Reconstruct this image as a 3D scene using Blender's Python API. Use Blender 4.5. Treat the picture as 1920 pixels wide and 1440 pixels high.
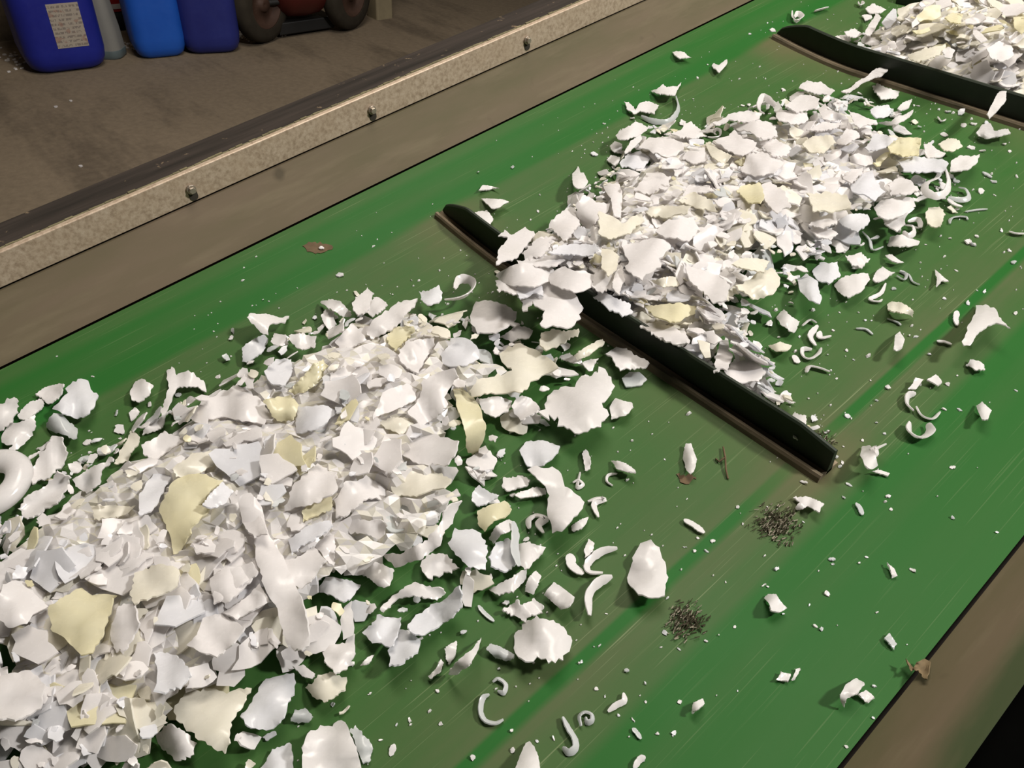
import bpy, bmesh, math, random
import numpy as np
from mathutils import Vector, Matrix
from mathutils.geometry import delaunay_2d_cdt

for o in list(bpy.data.objects):
    bpy.data.objects.remove(o, do_unlink=True)
scene = bpy.context.scene
COL = scene.collection
rng = np.random.default_rng(7)
random.seed(7)

# ---------------------------------------------------------------- camera
# belt frame: x across the belt, y up the incline, z out of the belt; the belt plane is z = 0
F_PX, CX, CY = 1442.0, 960.0, 720.0
CAM_H = 0.5                      # camera height above the belt plane
INCL = math.radians(10.0)        # incline of the conveyor
CAM_Z = 1.15                     # camera height above the floor

def cam_ray(p):
    return np.array([p[0] - CX, -(p[1] - CY), -F_PX])
_v1 = cam_ray((3575, -1058)); _v1 /= np.linalg.norm(_v1)
_v2 = -cam_ray((-740, -610)); _v2 -= _v1 * (_v1 @ _v2); _v2 /= np.linalg.norm(_v2)
_n = np.cross(_v2, _v1)
RB = np.array([_v2, _v1, _n])    # camera axes -> belt axes
ca, sa = math.cos(INCL), math.sin(INCL)
RX = np.array([[1, 0, 0], [0, ca, -sa], [0, sa, ca]])
T0 = np.array([0, 0, CAM_Z]) - RX @ np.array([0, 0, CAM_H])
M_BELT = Matrix([[*RX[0], T0[0]], [*RX[1], T0[1]], [*RX[2], T0[2]], [0, 0, 0, 1]])
RW = RX @ RB

cam_d = bpy.data.cameras.new('camera'); cam = bpy.data.objects.new('camera', cam_d); COL.objects.link(cam)
cam_d.sensor_width = 36.0; cam_d.lens = 36.0 * F_PX / 1920.0
cam_d.clip_start = 0.02; cam_d.clip_end = 60
cam.matrix_world = Matrix([[*RW[0], 0], [*RW[1], 0], [*RW[2], CAM_Z], [0, 0, 0, 1]])
scene.camera = cam

# ---------------------------------------------------------------- world, lamps, exposure
w = bpy.data.worlds.new('hall_dark'); scene.world = w; w.use_nodes = True
w.node_tree.nodes['Background'].inputs[0].default_value = (1.0, 0.93, 0.82, 1)
w.node_tree.nodes['Background'].inputs[1].default_value = 0.03
vs = scene.view_settings
vs.view_transform = 'Standard'; vs.look = 'None'; vs.gamma = 1.0; vs.exposure = -0.80
try: vs.use_curve_mapping = False
except Exception: pass

def lamp(name, loc, target, size, size_y, power, color):
    d = bpy.data.lights.new(name, 'AREA'); d.shape = 'RECTANGLE'; d.size = size; d.size_y = size_y
    d.energy = power; d.color = color
    o = bpy.data.objects.new(name, d); COL.objects.link(o)
    o.location = loc
    o.rotation_euler = (Vector(target) - Vector(loc)).to_track_quat('-Z', 'Y').to_euler()
    return o
# hall floodlight up to the right and ahead, and an added overhead fill that softens the shade
lamp('floodlight', (1.15, 1.45, 2.80), (-0.4, 0.55, 0.75), 0.22, 0.22, 138, (1.0, 0.965, 0.93))
lamp('overhead_fill', (-1.15, 1.0, 3.6), (-1.15, 1.0, 0.0), 2.4, 0.9, 148, (1.0, 0.92, 0.82))

# ---------------------------------------------------------------- helpers
def belt_z(x):
    t = np.clip((-0.5 - np.asarray(x, float)) / 0.2125, 0, 1)
    s = np.clip((np.asarray(x, float) + 0.12) / 0.11, 0, 1)
    return 0.03 * t ** 1.5 + 0.001 * s ** 2

def un(px, py, z=0.0):
    """pixel of the photograph -> point in the belt frame, z above the belt surface"""
    r = RB @ cam_ray((px, py)); zz = z
    for _ in range(4):
        t = (zz - CAM_H) / r[2]; x, y = r[0] * t, r[1] * t
        zz = z + float(belt_z(x))
    return np.array([x, y, zz])

def un_many(P, z):
    P = np.asarray(P, float); z = np.asarray(z, float)
    r = np.column_stack([P[:, 0] - CX, CY - P[:, 1], np.full(len(P), -F_PX)]) @ RB.T; zz = z.copy()
    for _ in range(4):
        t = (zz - CAM_H) / r[:, 2]; x, y = r[:, 0] * t, r[:, 1] * t; zz = z + belt_z(x)
    return np.column_stack([x, y, zz])

def proj(p):
    """belt frame -> pixel, depth (vectorised)"""
    q = (np.asarray(p) - np.array([0, 0, CAM_H])) @ RB
    d = -q[..., 2]
    return np.stack([CX + F_PX * q[..., 0] / d, CY - F_PX * q[..., 1] / d, d], -1)

def floor_pt(px, py, z=0.0):
    r = RW @ cam_ray((px, py)); t = (z - CAM_Z) / r[2]
    return Vector((r[0] * t, r[1] * t, z))

def link(name, me, parent=None, mats=None):
    o = bpy.data.objects.new(name, me); COL.objects.link(o)
    if parent: o.parent = parent
    for m in (mats or []): me.materials.append(m)
    return o
def empty(name, M=None):
    o = bpy.data.objects.new(name, None); COL.objects.link(o); o.empty_display_size = 0.05
    if M is not None: o.matrix_world = M
    return o
def tag(o, label=None, cat=None, group=None, kind=None):
    if label: o['label'] = label
    if cat: o['category'] = cat
    if group: o['group'] = group
    if kind: o['kind'] = kind
    return o
def mesh_from(name, verts, faces, smooth=None, midx=None):
    me = bpy.data.meshes.new(name); me.from_pydata([tuple(map(float, v)) for v in verts], [], faces)
    if smooth is not None: me.polygons.foreach_set('use_smooth', np.broadcast_to(np.asarray(smooth, bool), len(me.polygons)).copy())
    if midx is not None: me.polygons.foreach_set('material_index', np.asarray(midx, np.int32))
    me.update(); return me

class MB:
    """collects boxes, prisms and tubes into one mesh"""
    def __init__(s): s.v, s.f, s.sm = [], [], []
    def add(s, verts, faces, smooth=False):
        b = len(s.v); s.v += [tuple(map(float, v)) for v in verts]
        s.f += [tuple(i + b for i in f) for f in faces]; s.sm += [smooth] * len(faces)
    def box(s, a, b):
        (x0, y0, z0), (x1, y1, z1) = a, b
        s.add([(x0, y0, z0), (x1, y0, z0), (x1, y1, z0), (x0, y1, z0), (x0, y0, z1), (x1, y0, z1), (x1, y1, z1), (x0, y1, z1)],
              [(0, 3, 2, 1), (4, 5, 6, 7), (0, 1, 5, 4), (1, 2, 6, 5), (2, 3, 7, 6), (3, 0, 4, 7)])
    def prism_y(s, pts, y0, y1, cuts=1):
        """cross-section in x,z (counter-clockwise seen from -y) swept along y"""
        n = len(pts); ys = np.linspace(y0, y1, cuts + 1)
        v = [(p[0], y, p[1]) for y in ys for p in pts]
        f = []
        for k in range(cuts):
            for i in range(n):
                j = (i + 1) % n
                f.append((k * n + i, k * n + j, (k + 1) * n + j, (k + 1) * n + i))
        f.append(tuple(range(n))[::-1]); f.append(tuple(range(cuts * n, cuts * n + n)))
        s.add(v, [tuple(reversed(q)) for q in f])
    def loft(s, rings, smooth=True, caps=True):
        n = len(rings[0]); v = [p for r in rings for p in r]; f = []
        for k in range(len(rings) - 1):
            for i in range(n):
                j = (i + 1) % n
                f.append((k * n + i, k * n + j, (k + 1) * n + j, (k + 1) * n + i))
        s.add(v, f, smooth)
        if caps:
            s.add(rings[0], [tuple(range(n))[::-1]]); s.add(rings[-1], [tuple(range(n))])
    def tube(s, pts, r, n=10, smooth=True):
        rings = []; pts = [Vector(p) for p in pts]
        for i, p in enumerate(pts):
            t = (pts[min(i + 1, len(pts) - 1)] - pts[max(i - 1, 0)]).normalized()
            a = t.orthogonal().normalized() if i == 0 else (a - t * a.dot(t)).normalized()
            b = t.cross(a); rr = r[i] if hasattr(r, '__len__') else r
            rings.append([p + rr * (a * math.cos(2 * math.pi * k / n) + b * math.sin(2 * math.pi * k / n)) for k in range(n)])
        s.loft(rings, smooth)
    def build(s, name, mat, parent=None, bevel=0):
        me = mesh_from(name, s.v, s.f, s.sm)
        o = link(name, me, parent, [mat])
        if bevel:
            m = o.modifiers.new('bevel', 'BEVEL'); m.width = bevel; m.segments = 2; m.limit_method = 'ANGLE'
        return o

# ---------------------------------------------------------------- materials
class NT:
    def __init__(s, name):
        s.m = bpy.data.materials.new(name); s.m.use_nodes = True; s.t = s.m.node_tree; s.t.nodes.clear()
        s.out = s.n('ShaderNodeOutputMaterial')
    def n(s, typ, **kw):
        nd = s.t.nodes.new(typ)
        for k, v in kw.items(): setattr(nd, k, v)
        return nd
    def l(s, a, b): s.t.links.new(a, b)
    def coord(s, kind='Object'): return s.n('ShaderNodeTexCoord').outputs[kind]
    def mapping(s, src, scale=(1, 1, 1), loc=(0, 0, 0)):
        m = s.n('ShaderNodeMapping'); m.inputs['Scale'].default_value = scale; m.inputs['Location'].default_value = loc
        s.l(src, m.inputs[0]); return m.outputs[0]
    def noise(s, src, scale, detail=4, rough=0.55):
        n = s.n('ShaderNodeTexNoise'); n.inputs['Scale'].default_value = scale
        n.inputs['Detail'].default_value = detail; n.inputs['Roughness'].default_value = rough
        if src is not None: s.l(src, n.inputs['Vector'])
        return n.outputs[0]
    def ramp(s, src, stops):
        r = s.n('ShaderNodeValToRGB'); e = r.color_ramp.elements
        while len(e) < len(stops): e.new(0.5)
        for i, (p, c) in enumerate(stops):
            e[i].position = p; e[i].color = (*c, 1) if hasattr(c, '__len__') else (c, c, c, 1)
        s.l(src, r.inputs[0]); return r.outputs[0]
    def mix(s, fac, a, b, blend='MIX'):
        m = s.n('ShaderNodeMix', data_type='RGBA', blend_type=blend)
        for sock, v in ((m.inputs[0], fac), (m.inputs[6], a), (m.inputs[7], b)):
            if hasattr(v, 'is_output') or hasattr(v, 'links'): s.l(v, sock)
            elif hasattr(v, '__len__'): sock.default_value = (*v, 1)
            else: sock.default_value = v
        return m.outputs[2]
    def math(s, op, a, b=0.0, c=None):
        m = s.n('ShaderNodeMath', operation=op)
        for i, v in enumerate((a, b) if c is None else (a, b, c)):
            if hasattr(v, 'links'): s.l(v, m.inputs[i])
            else: m.inputs[i].default_value = v
        return m.outputs[0]
    def bump(s, h, strength=0.3, dist=0.001):
        b = s.n('ShaderNodeBump'); b.inputs['Strength'].default_value = strength; b.inputs['Distance'].default_value = dist
        s.l(h, b.inputs['Height']); return b.outputs[0]
    def bsdf(s, color, rough=0.5, spec=0.5, metal=0.0, normal=None, trans=0.0, trans_color=None):
        p = s.n('ShaderNodeBsdfPrincipled')
        for key, v in (('Base Color', color), ('Roughness', rough), ('Metallic', metal), ('Specular IOR Level', spec)):
            if hasattr(v, 'links'): s.l(v, p.inputs[key])
            elif hasattr(v, '__len__'): p.inputs[key].default_value = (*v, 1)
            else: p.inputs[key].default_value = v
        if normal is not None: s.l(normal, p.inputs['Normal'])
        res = p.outputs[0]
        if trans:
            t = s.n('ShaderNodeBsdfTranslucent'); tc = trans_color or color
            if hasattr(tc, 'links'): s.l(tc, t.inputs[0])
            else: t.inputs[0].default_value = (*tc, 1)
            mx = s.n('ShaderNodeMixShader'); mx.inputs[0].default_value = trans
            s.l(res, mx.inputs[1]); s.l(t.outputs[0], mx.inputs[2]); res = mx.outputs[0]
        s.l(res, s.out.inputs[0]); return s.m

def lin(*c): return tuple(((v / 255 + 0.055) / 1.055) ** 2.4 if v > 10 else v / 255 / 12.92 for v in c)

def mat_plain(name, c, rough=0.5, spec=0.5, metal=0.0, var=0.25, scale=30, bump=0.0):
    t = NT(name); co = t.coord()
    n = t.noise(co, scale, 5)
    col = t.mix(n, tuple(v * (1 - var) for v in c), tuple(min(1, v * (1 + var)) for v in c))
    return t.bsdf(col, rough, spec, metal, t.bump(n, bump, 0.002) if bump else None)

def mat_flake(name, c, c2, trans=0.40):
    t = NT(name); co = t.coord()
    n = t.noise(co, 28, 2); n2 = t.noise(co, 140, 2)
    col = t.mix(t.ramp(n, [(0.35, 0.0), (0.7, 1.0)]), c, c2)
    return t.bsdf(col, t.ramp(n2, [(0.3, 0.16), (0.7, 0.34)]), 0.6, 0.0, t.bump(t.math('ADD', n, t.math('MULTIPLY', n2, 0.18)), 0.35, 0.002), trans, c)

M_FL = [mat_flake('plastic_white', (0.88, 0.855, 0.845), (0.85, 0.825, 0.815)),
        mat_flake('plastic_cool_white', (0.85, 0.85, 0.87), (0.81, 0.81, 0.84)),
        mat_flake('plastic_cream', (0.87, 0.84, 0.75), (0.85, 0.815, 0.70)),
        mat_flake('plastic_yellowish', (0.84, 0.80, 0.60), (0.81, 0.76, 0.53)),
        mat_flake('plastic_milky', (0.74, 0.75, 0.75), (0.68, 0.71, 0.70), 0.48)]
WHITE, COOL, CREAM, YELLOW, MILKY = range(5)
CNAME = ['white', 'bluish white', 'cream', 'yellowish', 'milky translucent']
# ================================================================ the hall
def mat_floor():
    t = NT('concrete_floor'); co = t.coord()
    n1 = t.noise(co, 1.3, 6, 0.6); n2 = t.noise(co, 40, 5, 0.6); n3 = t.noise(t.mapping(co, (0.9, 3.0, 1)), 1.0, 5, 0.65)
    base = t.ramp(n1, [(0.3, (0.19, 0.150, 0.102)), (0.7, (0.25, 0.196, 0.136))])
    base = t.mix(t.ramp(n3, [(0.5, 0.0), (0.62, 0.75)]), base, (0.085, 0.066, 0.047))
    base = t.mix(0.35, base, t.ramp(n2, [(0.3, (0.09, 0.07, 0.05)), (0.7, (0.21, 0.165, 0.115))]))
    return t.bsdf(base, 0.85, 0.25, 0, t.bump(n2, 0.4, 0.004))
def mat_wall():
    t = NT('stained_render'); co = t.coord(); n = t.noise(co, 3, 6, 0.65); n2 = t.noise(co, 50, 4)
    c = t.ramp(n, [(0.3, (0.11, 0.085, 0.056)), (0.7, (0.20, 0.16, 0.11))])
    return t.bsdf(t.mix(0.3, c, t.ramp(n2, [(0.3, (0.07, 0.05, 0.04)), (0.7, (0.22, 0.18, 0.13))])), 0.9, 0.2, 0, t.bump(n2, 0.5, 0.004))
MAT_FLOOR, MAT_WALL = mat_floor(), mat_wall()
m = MB(); m.box((-9, -4, -0.12), (4, 11, 0))
tag(m.build('floor', MAT_FLOOR), kind='structure')
wa, wb = floor_pt(0, 78), floor_pt(690, 8)
wd = (wb - wa).normalized(); wn = Vector((-wd.y, wd.x, 0))
wa2 = wa - wd * 3.0; wb2 = wb
m = MB()
q = [wa2, wb2, wb2 + wn * 0.25, wa2 + wn * 0.25]
m.add([(p.x, p.y, 0) for p in q] + [(p.x, p.y, 2.4) for p in q], [(0, 3, 2, 1), (4, 5, 6, 7), (0, 1, 5, 4), (1, 2, 6, 5), (2, 3, 7, 6), (3, 0, 4, 7)])
tag(m.build('wall_back', MAT_WALL), kind='structure')

# ================================================================ conveyor belt and cleats
def mat_belt():
    t = NT('green_belt_pvc'); co = t.coord()
    sep = t.n('ShaderNodeSeparateXYZ'); t.l(co, sep.inputs[0]); x, y = sep.outputs[0], sep.outputs[1]
    wob = t.noise(t.mapping(co, (6, 2.2, 1)), 1.0, 4)
    xw = t.math('ADD', x, t.math('MULTIPLY', t.math('SUBTRACT', wob, 0.5), 0.007))
    u = t.math('DIVIDE', t.math('ADD', xw, 0.72), 0.72)
    def U(v): return (v + 0.72) / 0.72
    clean = (0.0150, 0.100, 0.0150)
    # how dirty each strip of the belt is, across its width
    dirt = t.ramp(u, [(0.0, 0.26), (U(-0.700), 0.30), (U(-0.690), 0.04), (U(-0.666), 0.20), (U(-0.652), 0.02), (U(-0.634), 0.04), (U(-0.626), 0.48),
                      (U(-0.50), 0.40), (U(-0.40), 0.26), (U(-0.24), 0.34), (U(-0.180), 0.55), (U(-0.1660), 0.70), (U(-0.1635), 0.0), (U(-0.1555), 0.0), (U(-0.1535), 0.75),
                      (U(-0.138), 0.60), (U(-0.118), 0.42), (U(-0.110), 0.04), (U(-0.098), 0.04), (U(-0.084), 0.16), (U(-0.070), 0.06), (U(-0.045), 0.12), (1.0, 0.10)])
    streak = t.noise(t.mapping(co, (90, 3.0, 1)), 1.0, 5, 0.6)
    blot = t.noise(t.mapping(co, (9, 6, 1)), 1.0, 5, 0.6)
    d = t.math('MULTIPLY', dirt, t.math('ADD', t.math('MULTIPLY', streak, 0.8), t.math('MULTIPLY', blot, 1.1)))
    d = t.math('MINIMUM', d, 1.0)
    col = t.mix(d, clean, (0.088, 0.100, 0.046))
    # brown grime gathered in front of and behind each cleat
    fr = t.math('SUBTRACT', t.math('FRACT', t.math('ADD', t.math('DIVIDE', t.math('SUBTRACT', y, 0.392), 0.615), 10.5)), 0.5)
    dist = t.math('MULTIPLY', t.math('ABSOLUTE', fr), 0.615)
    near = t.ramp(dist, [(0.0, 0.85), (0.03, 0.55), (0.075, 0.0)])
    incl = t.ramp(u, [(U(-0.640), 0.0), (U(-0.628), 1.0), (U(-0.56), 0.75), (U(-0.45), 0.25), (U(-0.2), 0.45), (U(-0.135), 0.9), (U(-0.122), 0.0)])
    g = t.math('MULTIPLY', t.math('MULTIPLY', near, incl), t.ramp(blot, [(0.3, 0.35), (0.65, 1.0)]))
    col = t.mix(g, col, (0.115, 0.090, 0.048))
    # hair scratches along the running direction
    sc = t.noise(t.mapping(co, (700, 7, 1)), 1.0, 2, 0.5)
    col = t.mix(t.math('MULTIPLY', t.ramp(sc, [(0.64, 0.0), (0.72, 1.0)]), t.math('ADD', t.math('MULTIPLY', dirt, 0.55), 0.06)), col, (0.26, 0.30, 0.16))
    return t.bsdf(col, t.ramp(blot, [(0.3, 0.48), (0.7, 0.6)]), 0.14, 0, t.bump(t.math('ADD', streak, t.math('MULTIPLY', sc, 0.3)), 0.12, 0.001))
MAT_BELT = mat_belt()
XS = np.concatenate([np.linspace(-0.7125, -0.48, 24), np.linspace(-0.46, -0.14, 14), np.linspace(-0.13, -0.0106, 10)])
YS = np.linspace(-1.0, 2.9, 60)
zt = belt_z(XS)
nx, ny = len(XS), len(YS)
vt = [(x, y, z) for y in YS for x, z in zip(XS, zt)]
vb = [(x, y, z - 0.004) for y in YS for x, z in zip(XS, zt)]
N = nx * ny; V = vt + vb; f = []
for j in range(ny - 1):
    for i in range(nx - 1):
        a, b, c, d = j * nx + i, j * nx + i + 1, (j + 1) * nx + i + 1, (j + 1) * nx + i
        f += [(a, b, c, d), (N + d, N + c, N + b, N + a)]
for side in (0, nx - 1):                      # the two cut edges, with vertices of their own
    b0 = len(V); V += [vt[j * nx + side] for j in range(ny)] + [vb[j * nx + side] for j in range(ny)]
    for j in range(ny - 1):
        q = (b0 + j, b0 + j + 1, b0 + ny + j + 1, b0 + ny + j); f.append(q if side == 0 else q[::-1])
belt = link('conveyor_belt', mesh_from('conveyor_belt', V, f, True), None, [MAT_BELT])
belt.matrix_world = M_BELT
tag(belt, 'green cleated conveyor belt running up through the whole picture under the white flakes', 'conveyor belt')

MAT_CLEAT = mat_plain('dark_green_cleat_rubber', (0.012, 0.020, 0.009), 0.55, 0.4, 0, 0.4, 60, 0.2)
def mat_foot():
    t = NT('grimy_cleat_foot'); co = t.coord(); n = t.noise(t.mapping(co, (14, 60, 60)), 1.0, 5)
    c = t.ramp(n, [(0.3, (0.07, 0.057, 0.034)), (0.7, (0.26, 0.205, 0.135))])
    return t.bsdf(c, 0.75, 0.3, 0, t.bump(n, 0.4, 0.002))
MAT_FOOT = mat_foot()
CL_X0, CL_X1, CL_H = -0.630, -0.137, 0.033
CLEAT_Y = (0.389, 1.004, 1.640)
def section_sweep(name, xs, prof_of, mat, parent):
    rings = [[(x, a, b + float(belt_z(x))) for a, b in prof_of(x)] for x in xs]
    mb = MB(); mb.loft([r[::-1] for r in rings], False)
    o = mb.build(name, mat, parent); o.data.polygons.foreach_set('use_smooth', [False] * len(o.data.polygons)); return o
xs = np.concatenate([np.linspace(CL_X0, -0.45, 14), np.linspace(-0.42, CL_X1, 10)])
cleats = []
for y0 in CLEAT_Y:
    def blade(x, y0=y0):
        h = 0.006 + (CL_H - 0.006) * min(1, (x - CL_X0) / 0.045) ** 0.6 if x < CL_X0 + 0.045 else CL_H
        if x > CL_X1 - 0.008: h = CL_H - 0.006 * (x - CL_X1 + 0.008) / 0.008
        return [(y0 + 0.0085, -0.001), (y0 + 0.0165, -0.001), (y0 + 0.0150, h - 0.0015), (y0 + 0.0135, h), (y0 + 0.0115, h), (y0 + 0.0100, h - 0.0015)]
    bl = section_sweep('cleat', np.concatenate([np.linspace(CL_X0, CL_X0 + 0.048, 9), xs[xs > CL_X0 + 0.05]]), blade, MAT_CLEAT, belt)
    def foot(x, y0=y0):
        return [(y0 - 0.0030, -0.001), (y0 + 0.0255, -0.001), (y0 + 0.0245, 0.002), (y0 + 0.018, 0.0036), (y0 + 0.008, 0.0040),
                (y0 + 0.0050, 0.0020), (y0 + 0.0032, 0.0058), (y0 + 0.0004, 0.0060), (y0 - 0.0012, 0.0040), (y0 - 0.0022, 0.0012)]
    ft = section_sweep('cleat_foot', xs, foot, MAT_FOOT, bl)
    tag(bl, ['dark rubber cleat across the middle of the belt, half buried by the middle heap', 'dark curved rubber cleat holding back the far heap', 'dark rubber cleat beyond the far heap'][len(cleats)])
    cleats.append(bl)

# ================================================================ conveyor frame
def mat_sidewall(name='worn_painted_side_plate', k=1.0, green=False):
    t = NT(name); co = t.coord()
    n = t.noise(t.mapping(co, (10, 2.2, 10)), 1.0, 6, 0.6); n2 = t.noise(t.mapping(co, (60, 9, 60)), 1.0, 5, 0.6); n3 = t.noise(co, 16, 3)
    c = t.ramp(n, [(0.32, (0.062, 0.062, 0.029)), (0.5, (0.092, 0.075, 0.044)), (0.7, (0.112, 0.084, 0.056))])
    c = t.mix(t.ramp(n2, [(0.5, 0.0), (0.8, 0.5)]), c, (0.15, 0.122, 0.078))
    c = t.mix(t.ramp(n3, [(0.68, 0.0), (0.76, 0.7)]), c, (0.045, 0.036, 0.022))
    if k != 1.0: c = t.mix(1.0, c, (k, k, k), 'MULTIPLY')
    if green:
        sp = t.n('ShaderNodeSeparateXYZ'); t.l(co, sp.inputs[0]); e_ = t.ramp(t.math('ADD', t.math('MULTIPLY', sp.outputs[0], 20.0), t.math('MULTIPLY', t.math('SUBTRACT', n, 0.5), 1.2)), [(0.45, 0.0), (0.70, 0.75)])
        c = t.mix(e_, c, (0.035, 0.075, 0.026))
    return t.bsdf(c, 0.7, 0.2, 0, t.bump(n2, 0.15, 0.001))
def mat_galv():
    t = NT('mottled_galvanised_steel'); co = t.coord()
    n = t.noise(t.mapping(co, (1, 1, 1)), 210, 5, 0.7); n2 = t.noise(co, 26, 4)
    c = t.ramp(n, [(0.3, (0.30, 0.220, 0.150)), (0.52, (0.48, 0.375, 0.275)), (0.75, (0.60, 0.495, 0.385))])
    c = t.mix(t.ramp(n2, [(0.5, 0.0), (0.8, 0.5)]), c, (0.42, 0.31, 0.21))
    return t.bsdf(c, 0.5, 0.5, 0.25, t.bump(n, 0.2, 0.0008))
def mat_topstrip():
    t = NT('dark_worn_top_flange'); co = t.coord(); n = t.noise(t.mapping(co, (60, 4, 60)), 1.0, 5)
    c = t.ramp(n, [(0.3, (0.020, 0.017, 0.014)), (0.7, (0.055, 0.043, 0.036))])
    n2 = t.noise(co, 70, 4); c = t.mix(t.ramp(n2, [(0.66, 0), (0.72, 0.7)]), c, (0.22, 0.16, 0.10))
    return t.bsdf(c, 0.75, 0.12)
MAT_SIDE, MAT_GALV, MAT_TOP = mat_sidewall(k=1.32), mat_galv(), mat_topstrip()
frame = empty('conveyor', M_BELT)
tag(frame, 'long steel conveyor side frame with worn plates and a bolted bright rail', 'conveyor')
Y0, Y1 = -1.0, 2.9
m = MB(); m.prism_y([(-0.7178, 0.0292), (-0.7520, 0.0788), (-0.7555, 0.0788), (-0.7205, 0.0275)], Y0, Y1, 20)
tag(m.build('side_plate', MAT_SIDE, frame), 'brown-green worn sloping plate between belt and bright rail')
m = MB(); m.prism_y([(-0.0080, 0.0015), (0.0345, 0.0500), (0.0350, 0.0485), (-0.0050, -0.0010)], Y0, Y1, 20)
tag(m.build('side_plate', mat_sidewall('worn_painted_near_plate', 1.6, True), frame), 'brown worn sloping plate along the right edge of the belt')
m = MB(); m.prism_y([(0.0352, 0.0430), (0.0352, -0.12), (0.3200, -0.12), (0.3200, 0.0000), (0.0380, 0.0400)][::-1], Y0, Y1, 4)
m.build('outer_side', mat_plain('black_shade_fill', (0.0015, 0.0015, 0.0013), 1.0, 0.0), frame)  # black body added to hide the lit floor beyond the right plate
m = MB(); m.prism_y([(-0.7562, 0.0808), (-0.7540, 0.0808), (-0.7537, 0.1118), (-0.7544, 0.1125), (-0.7600, 0.1125), (-0.7600, 0.0808)][::-1], Y0, Y1, 40)
tag(m.build('bolted_rail', MAT_GALV, frame, 0.0006), 'bright mottled galvanised strip carrying a row of bolts')
m = MB(); m.prism_y([(-0.7604, 0.1110), (-0.7700, 0.1115), (-0.8140, 0.1085), (-0.8140, 0.1035), (-0.7604, 0.1035)], Y0, Y1, 20)
tag(m.build('top_flange', MAT_TOP, frame), 'dark flat flange outside the bright rail')
m = MB(); m.prism_y([(-0.8100, 0.1034), (-0.8140, 0.1034), (-0.8140, -0.12), (-0.8100, -0.12)], Y0, Y1, 4)
m.build('outer_side', MAT_TOP, frame)
m = MB()   # frayed edge of the belting packed behind the rail
yy = np.linspace(Y0, Y1, 500); r_ = np.random.default_rng(3)
for a, b in zip(yy[:-1], yy[1:]):
    h = 0.1118 + 0.0016 * r_.random()
    m.box((-0.7632, a, 0.1085), (-0.7606, b, h))
MAT_FRAY = mat_plain('frayed_packing', (0.17, 0.15, 0.085), 0.9, 0.2, 0, 0.6, 90)
tag(m.build('packing_strip', MAT_FRAY, frame), 'thin frayed tan strip showing behind the bright rail')
m = MB(); m.prism_y([(-0.73, -0.02), (0.02, -0.02), (0.02, -0.028), (-0.73, -0.028)][::-1], Y0, Y1, 4)
m.build('slider_bed', MAT_TOP, frame)
MAT_BOLT = mat_plain('bolt_zinc', (0.36, 0.31, 0.25), 0.4, 0.5, 0.7, 0.3, 200)
MAT_SLOT = mat_plain('slot_dark', (0.035, 0.03, 0.022), 0.8, 0.3)  # plain dark colour of the slot below each bolt
for px, py in ((358, 355), (697, 206), (988, 75), (1240, -38), (-60, 540)):
    r = RB @ cam_ray((px, py)); t_ = -0.7535 / r[0]; by, bz = r[1] * t_, CAM_H + r[2] * t_
    def ring(x, rad, n=14, ph=0): return [(x, by + rad * math.cos(2 * math.pi * k / n + ph), bz + rad * math.sin(2 * math.pi * k / n + ph)) for k in range(n)]
    m = MB(); m.loft([ring(-0.7538, 0.0052), ring(-0.7520, 0.0052), ring(-0.7514, 0.0046)], False)
    bo = m.build('bolt', MAT_BOLT, frame)
    m = MB(); m.loft([ring(-0.7515, 0.0038, 6), ring(-0.7490, 0.0038, 6), ring(-0.7484, 0.0033, 6)], False); m.build('bolt_head', MAT_BOLT, bo)
    m = MB(); sl = [(-0.7534, by + 0.0044 * math.cos(a), bz - 0.0085 + 0.0044 * math.sin(a)) for a in np.linspace(math.pi, 2 * math.pi, 9)]
    sl = [(-0.7534, by - 0.0044, bz)] + sl + [(-0.7534, by + 0.0044, bz)]
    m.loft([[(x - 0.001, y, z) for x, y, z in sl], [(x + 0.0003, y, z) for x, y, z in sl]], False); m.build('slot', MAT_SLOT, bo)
# legs carrying the frame down to the floor
for yl in (-0.5, 0.75, 2.2):
    for xl in (-0.79, 0.015):
        top = RX @ np.array([xl, yl, -0.11]) + T0
        m = MB(); m.box((top[0] - 0.03, top[1] - 0.03, 0.0), (top[0] + 0.03, top[1] + 0.03, top[2] + 0.02))
        lg = m.build('leg', MAT_TOP); lg.parent = frame; lg.matrix_parent_inverse = M_BELT.inverted()

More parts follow.
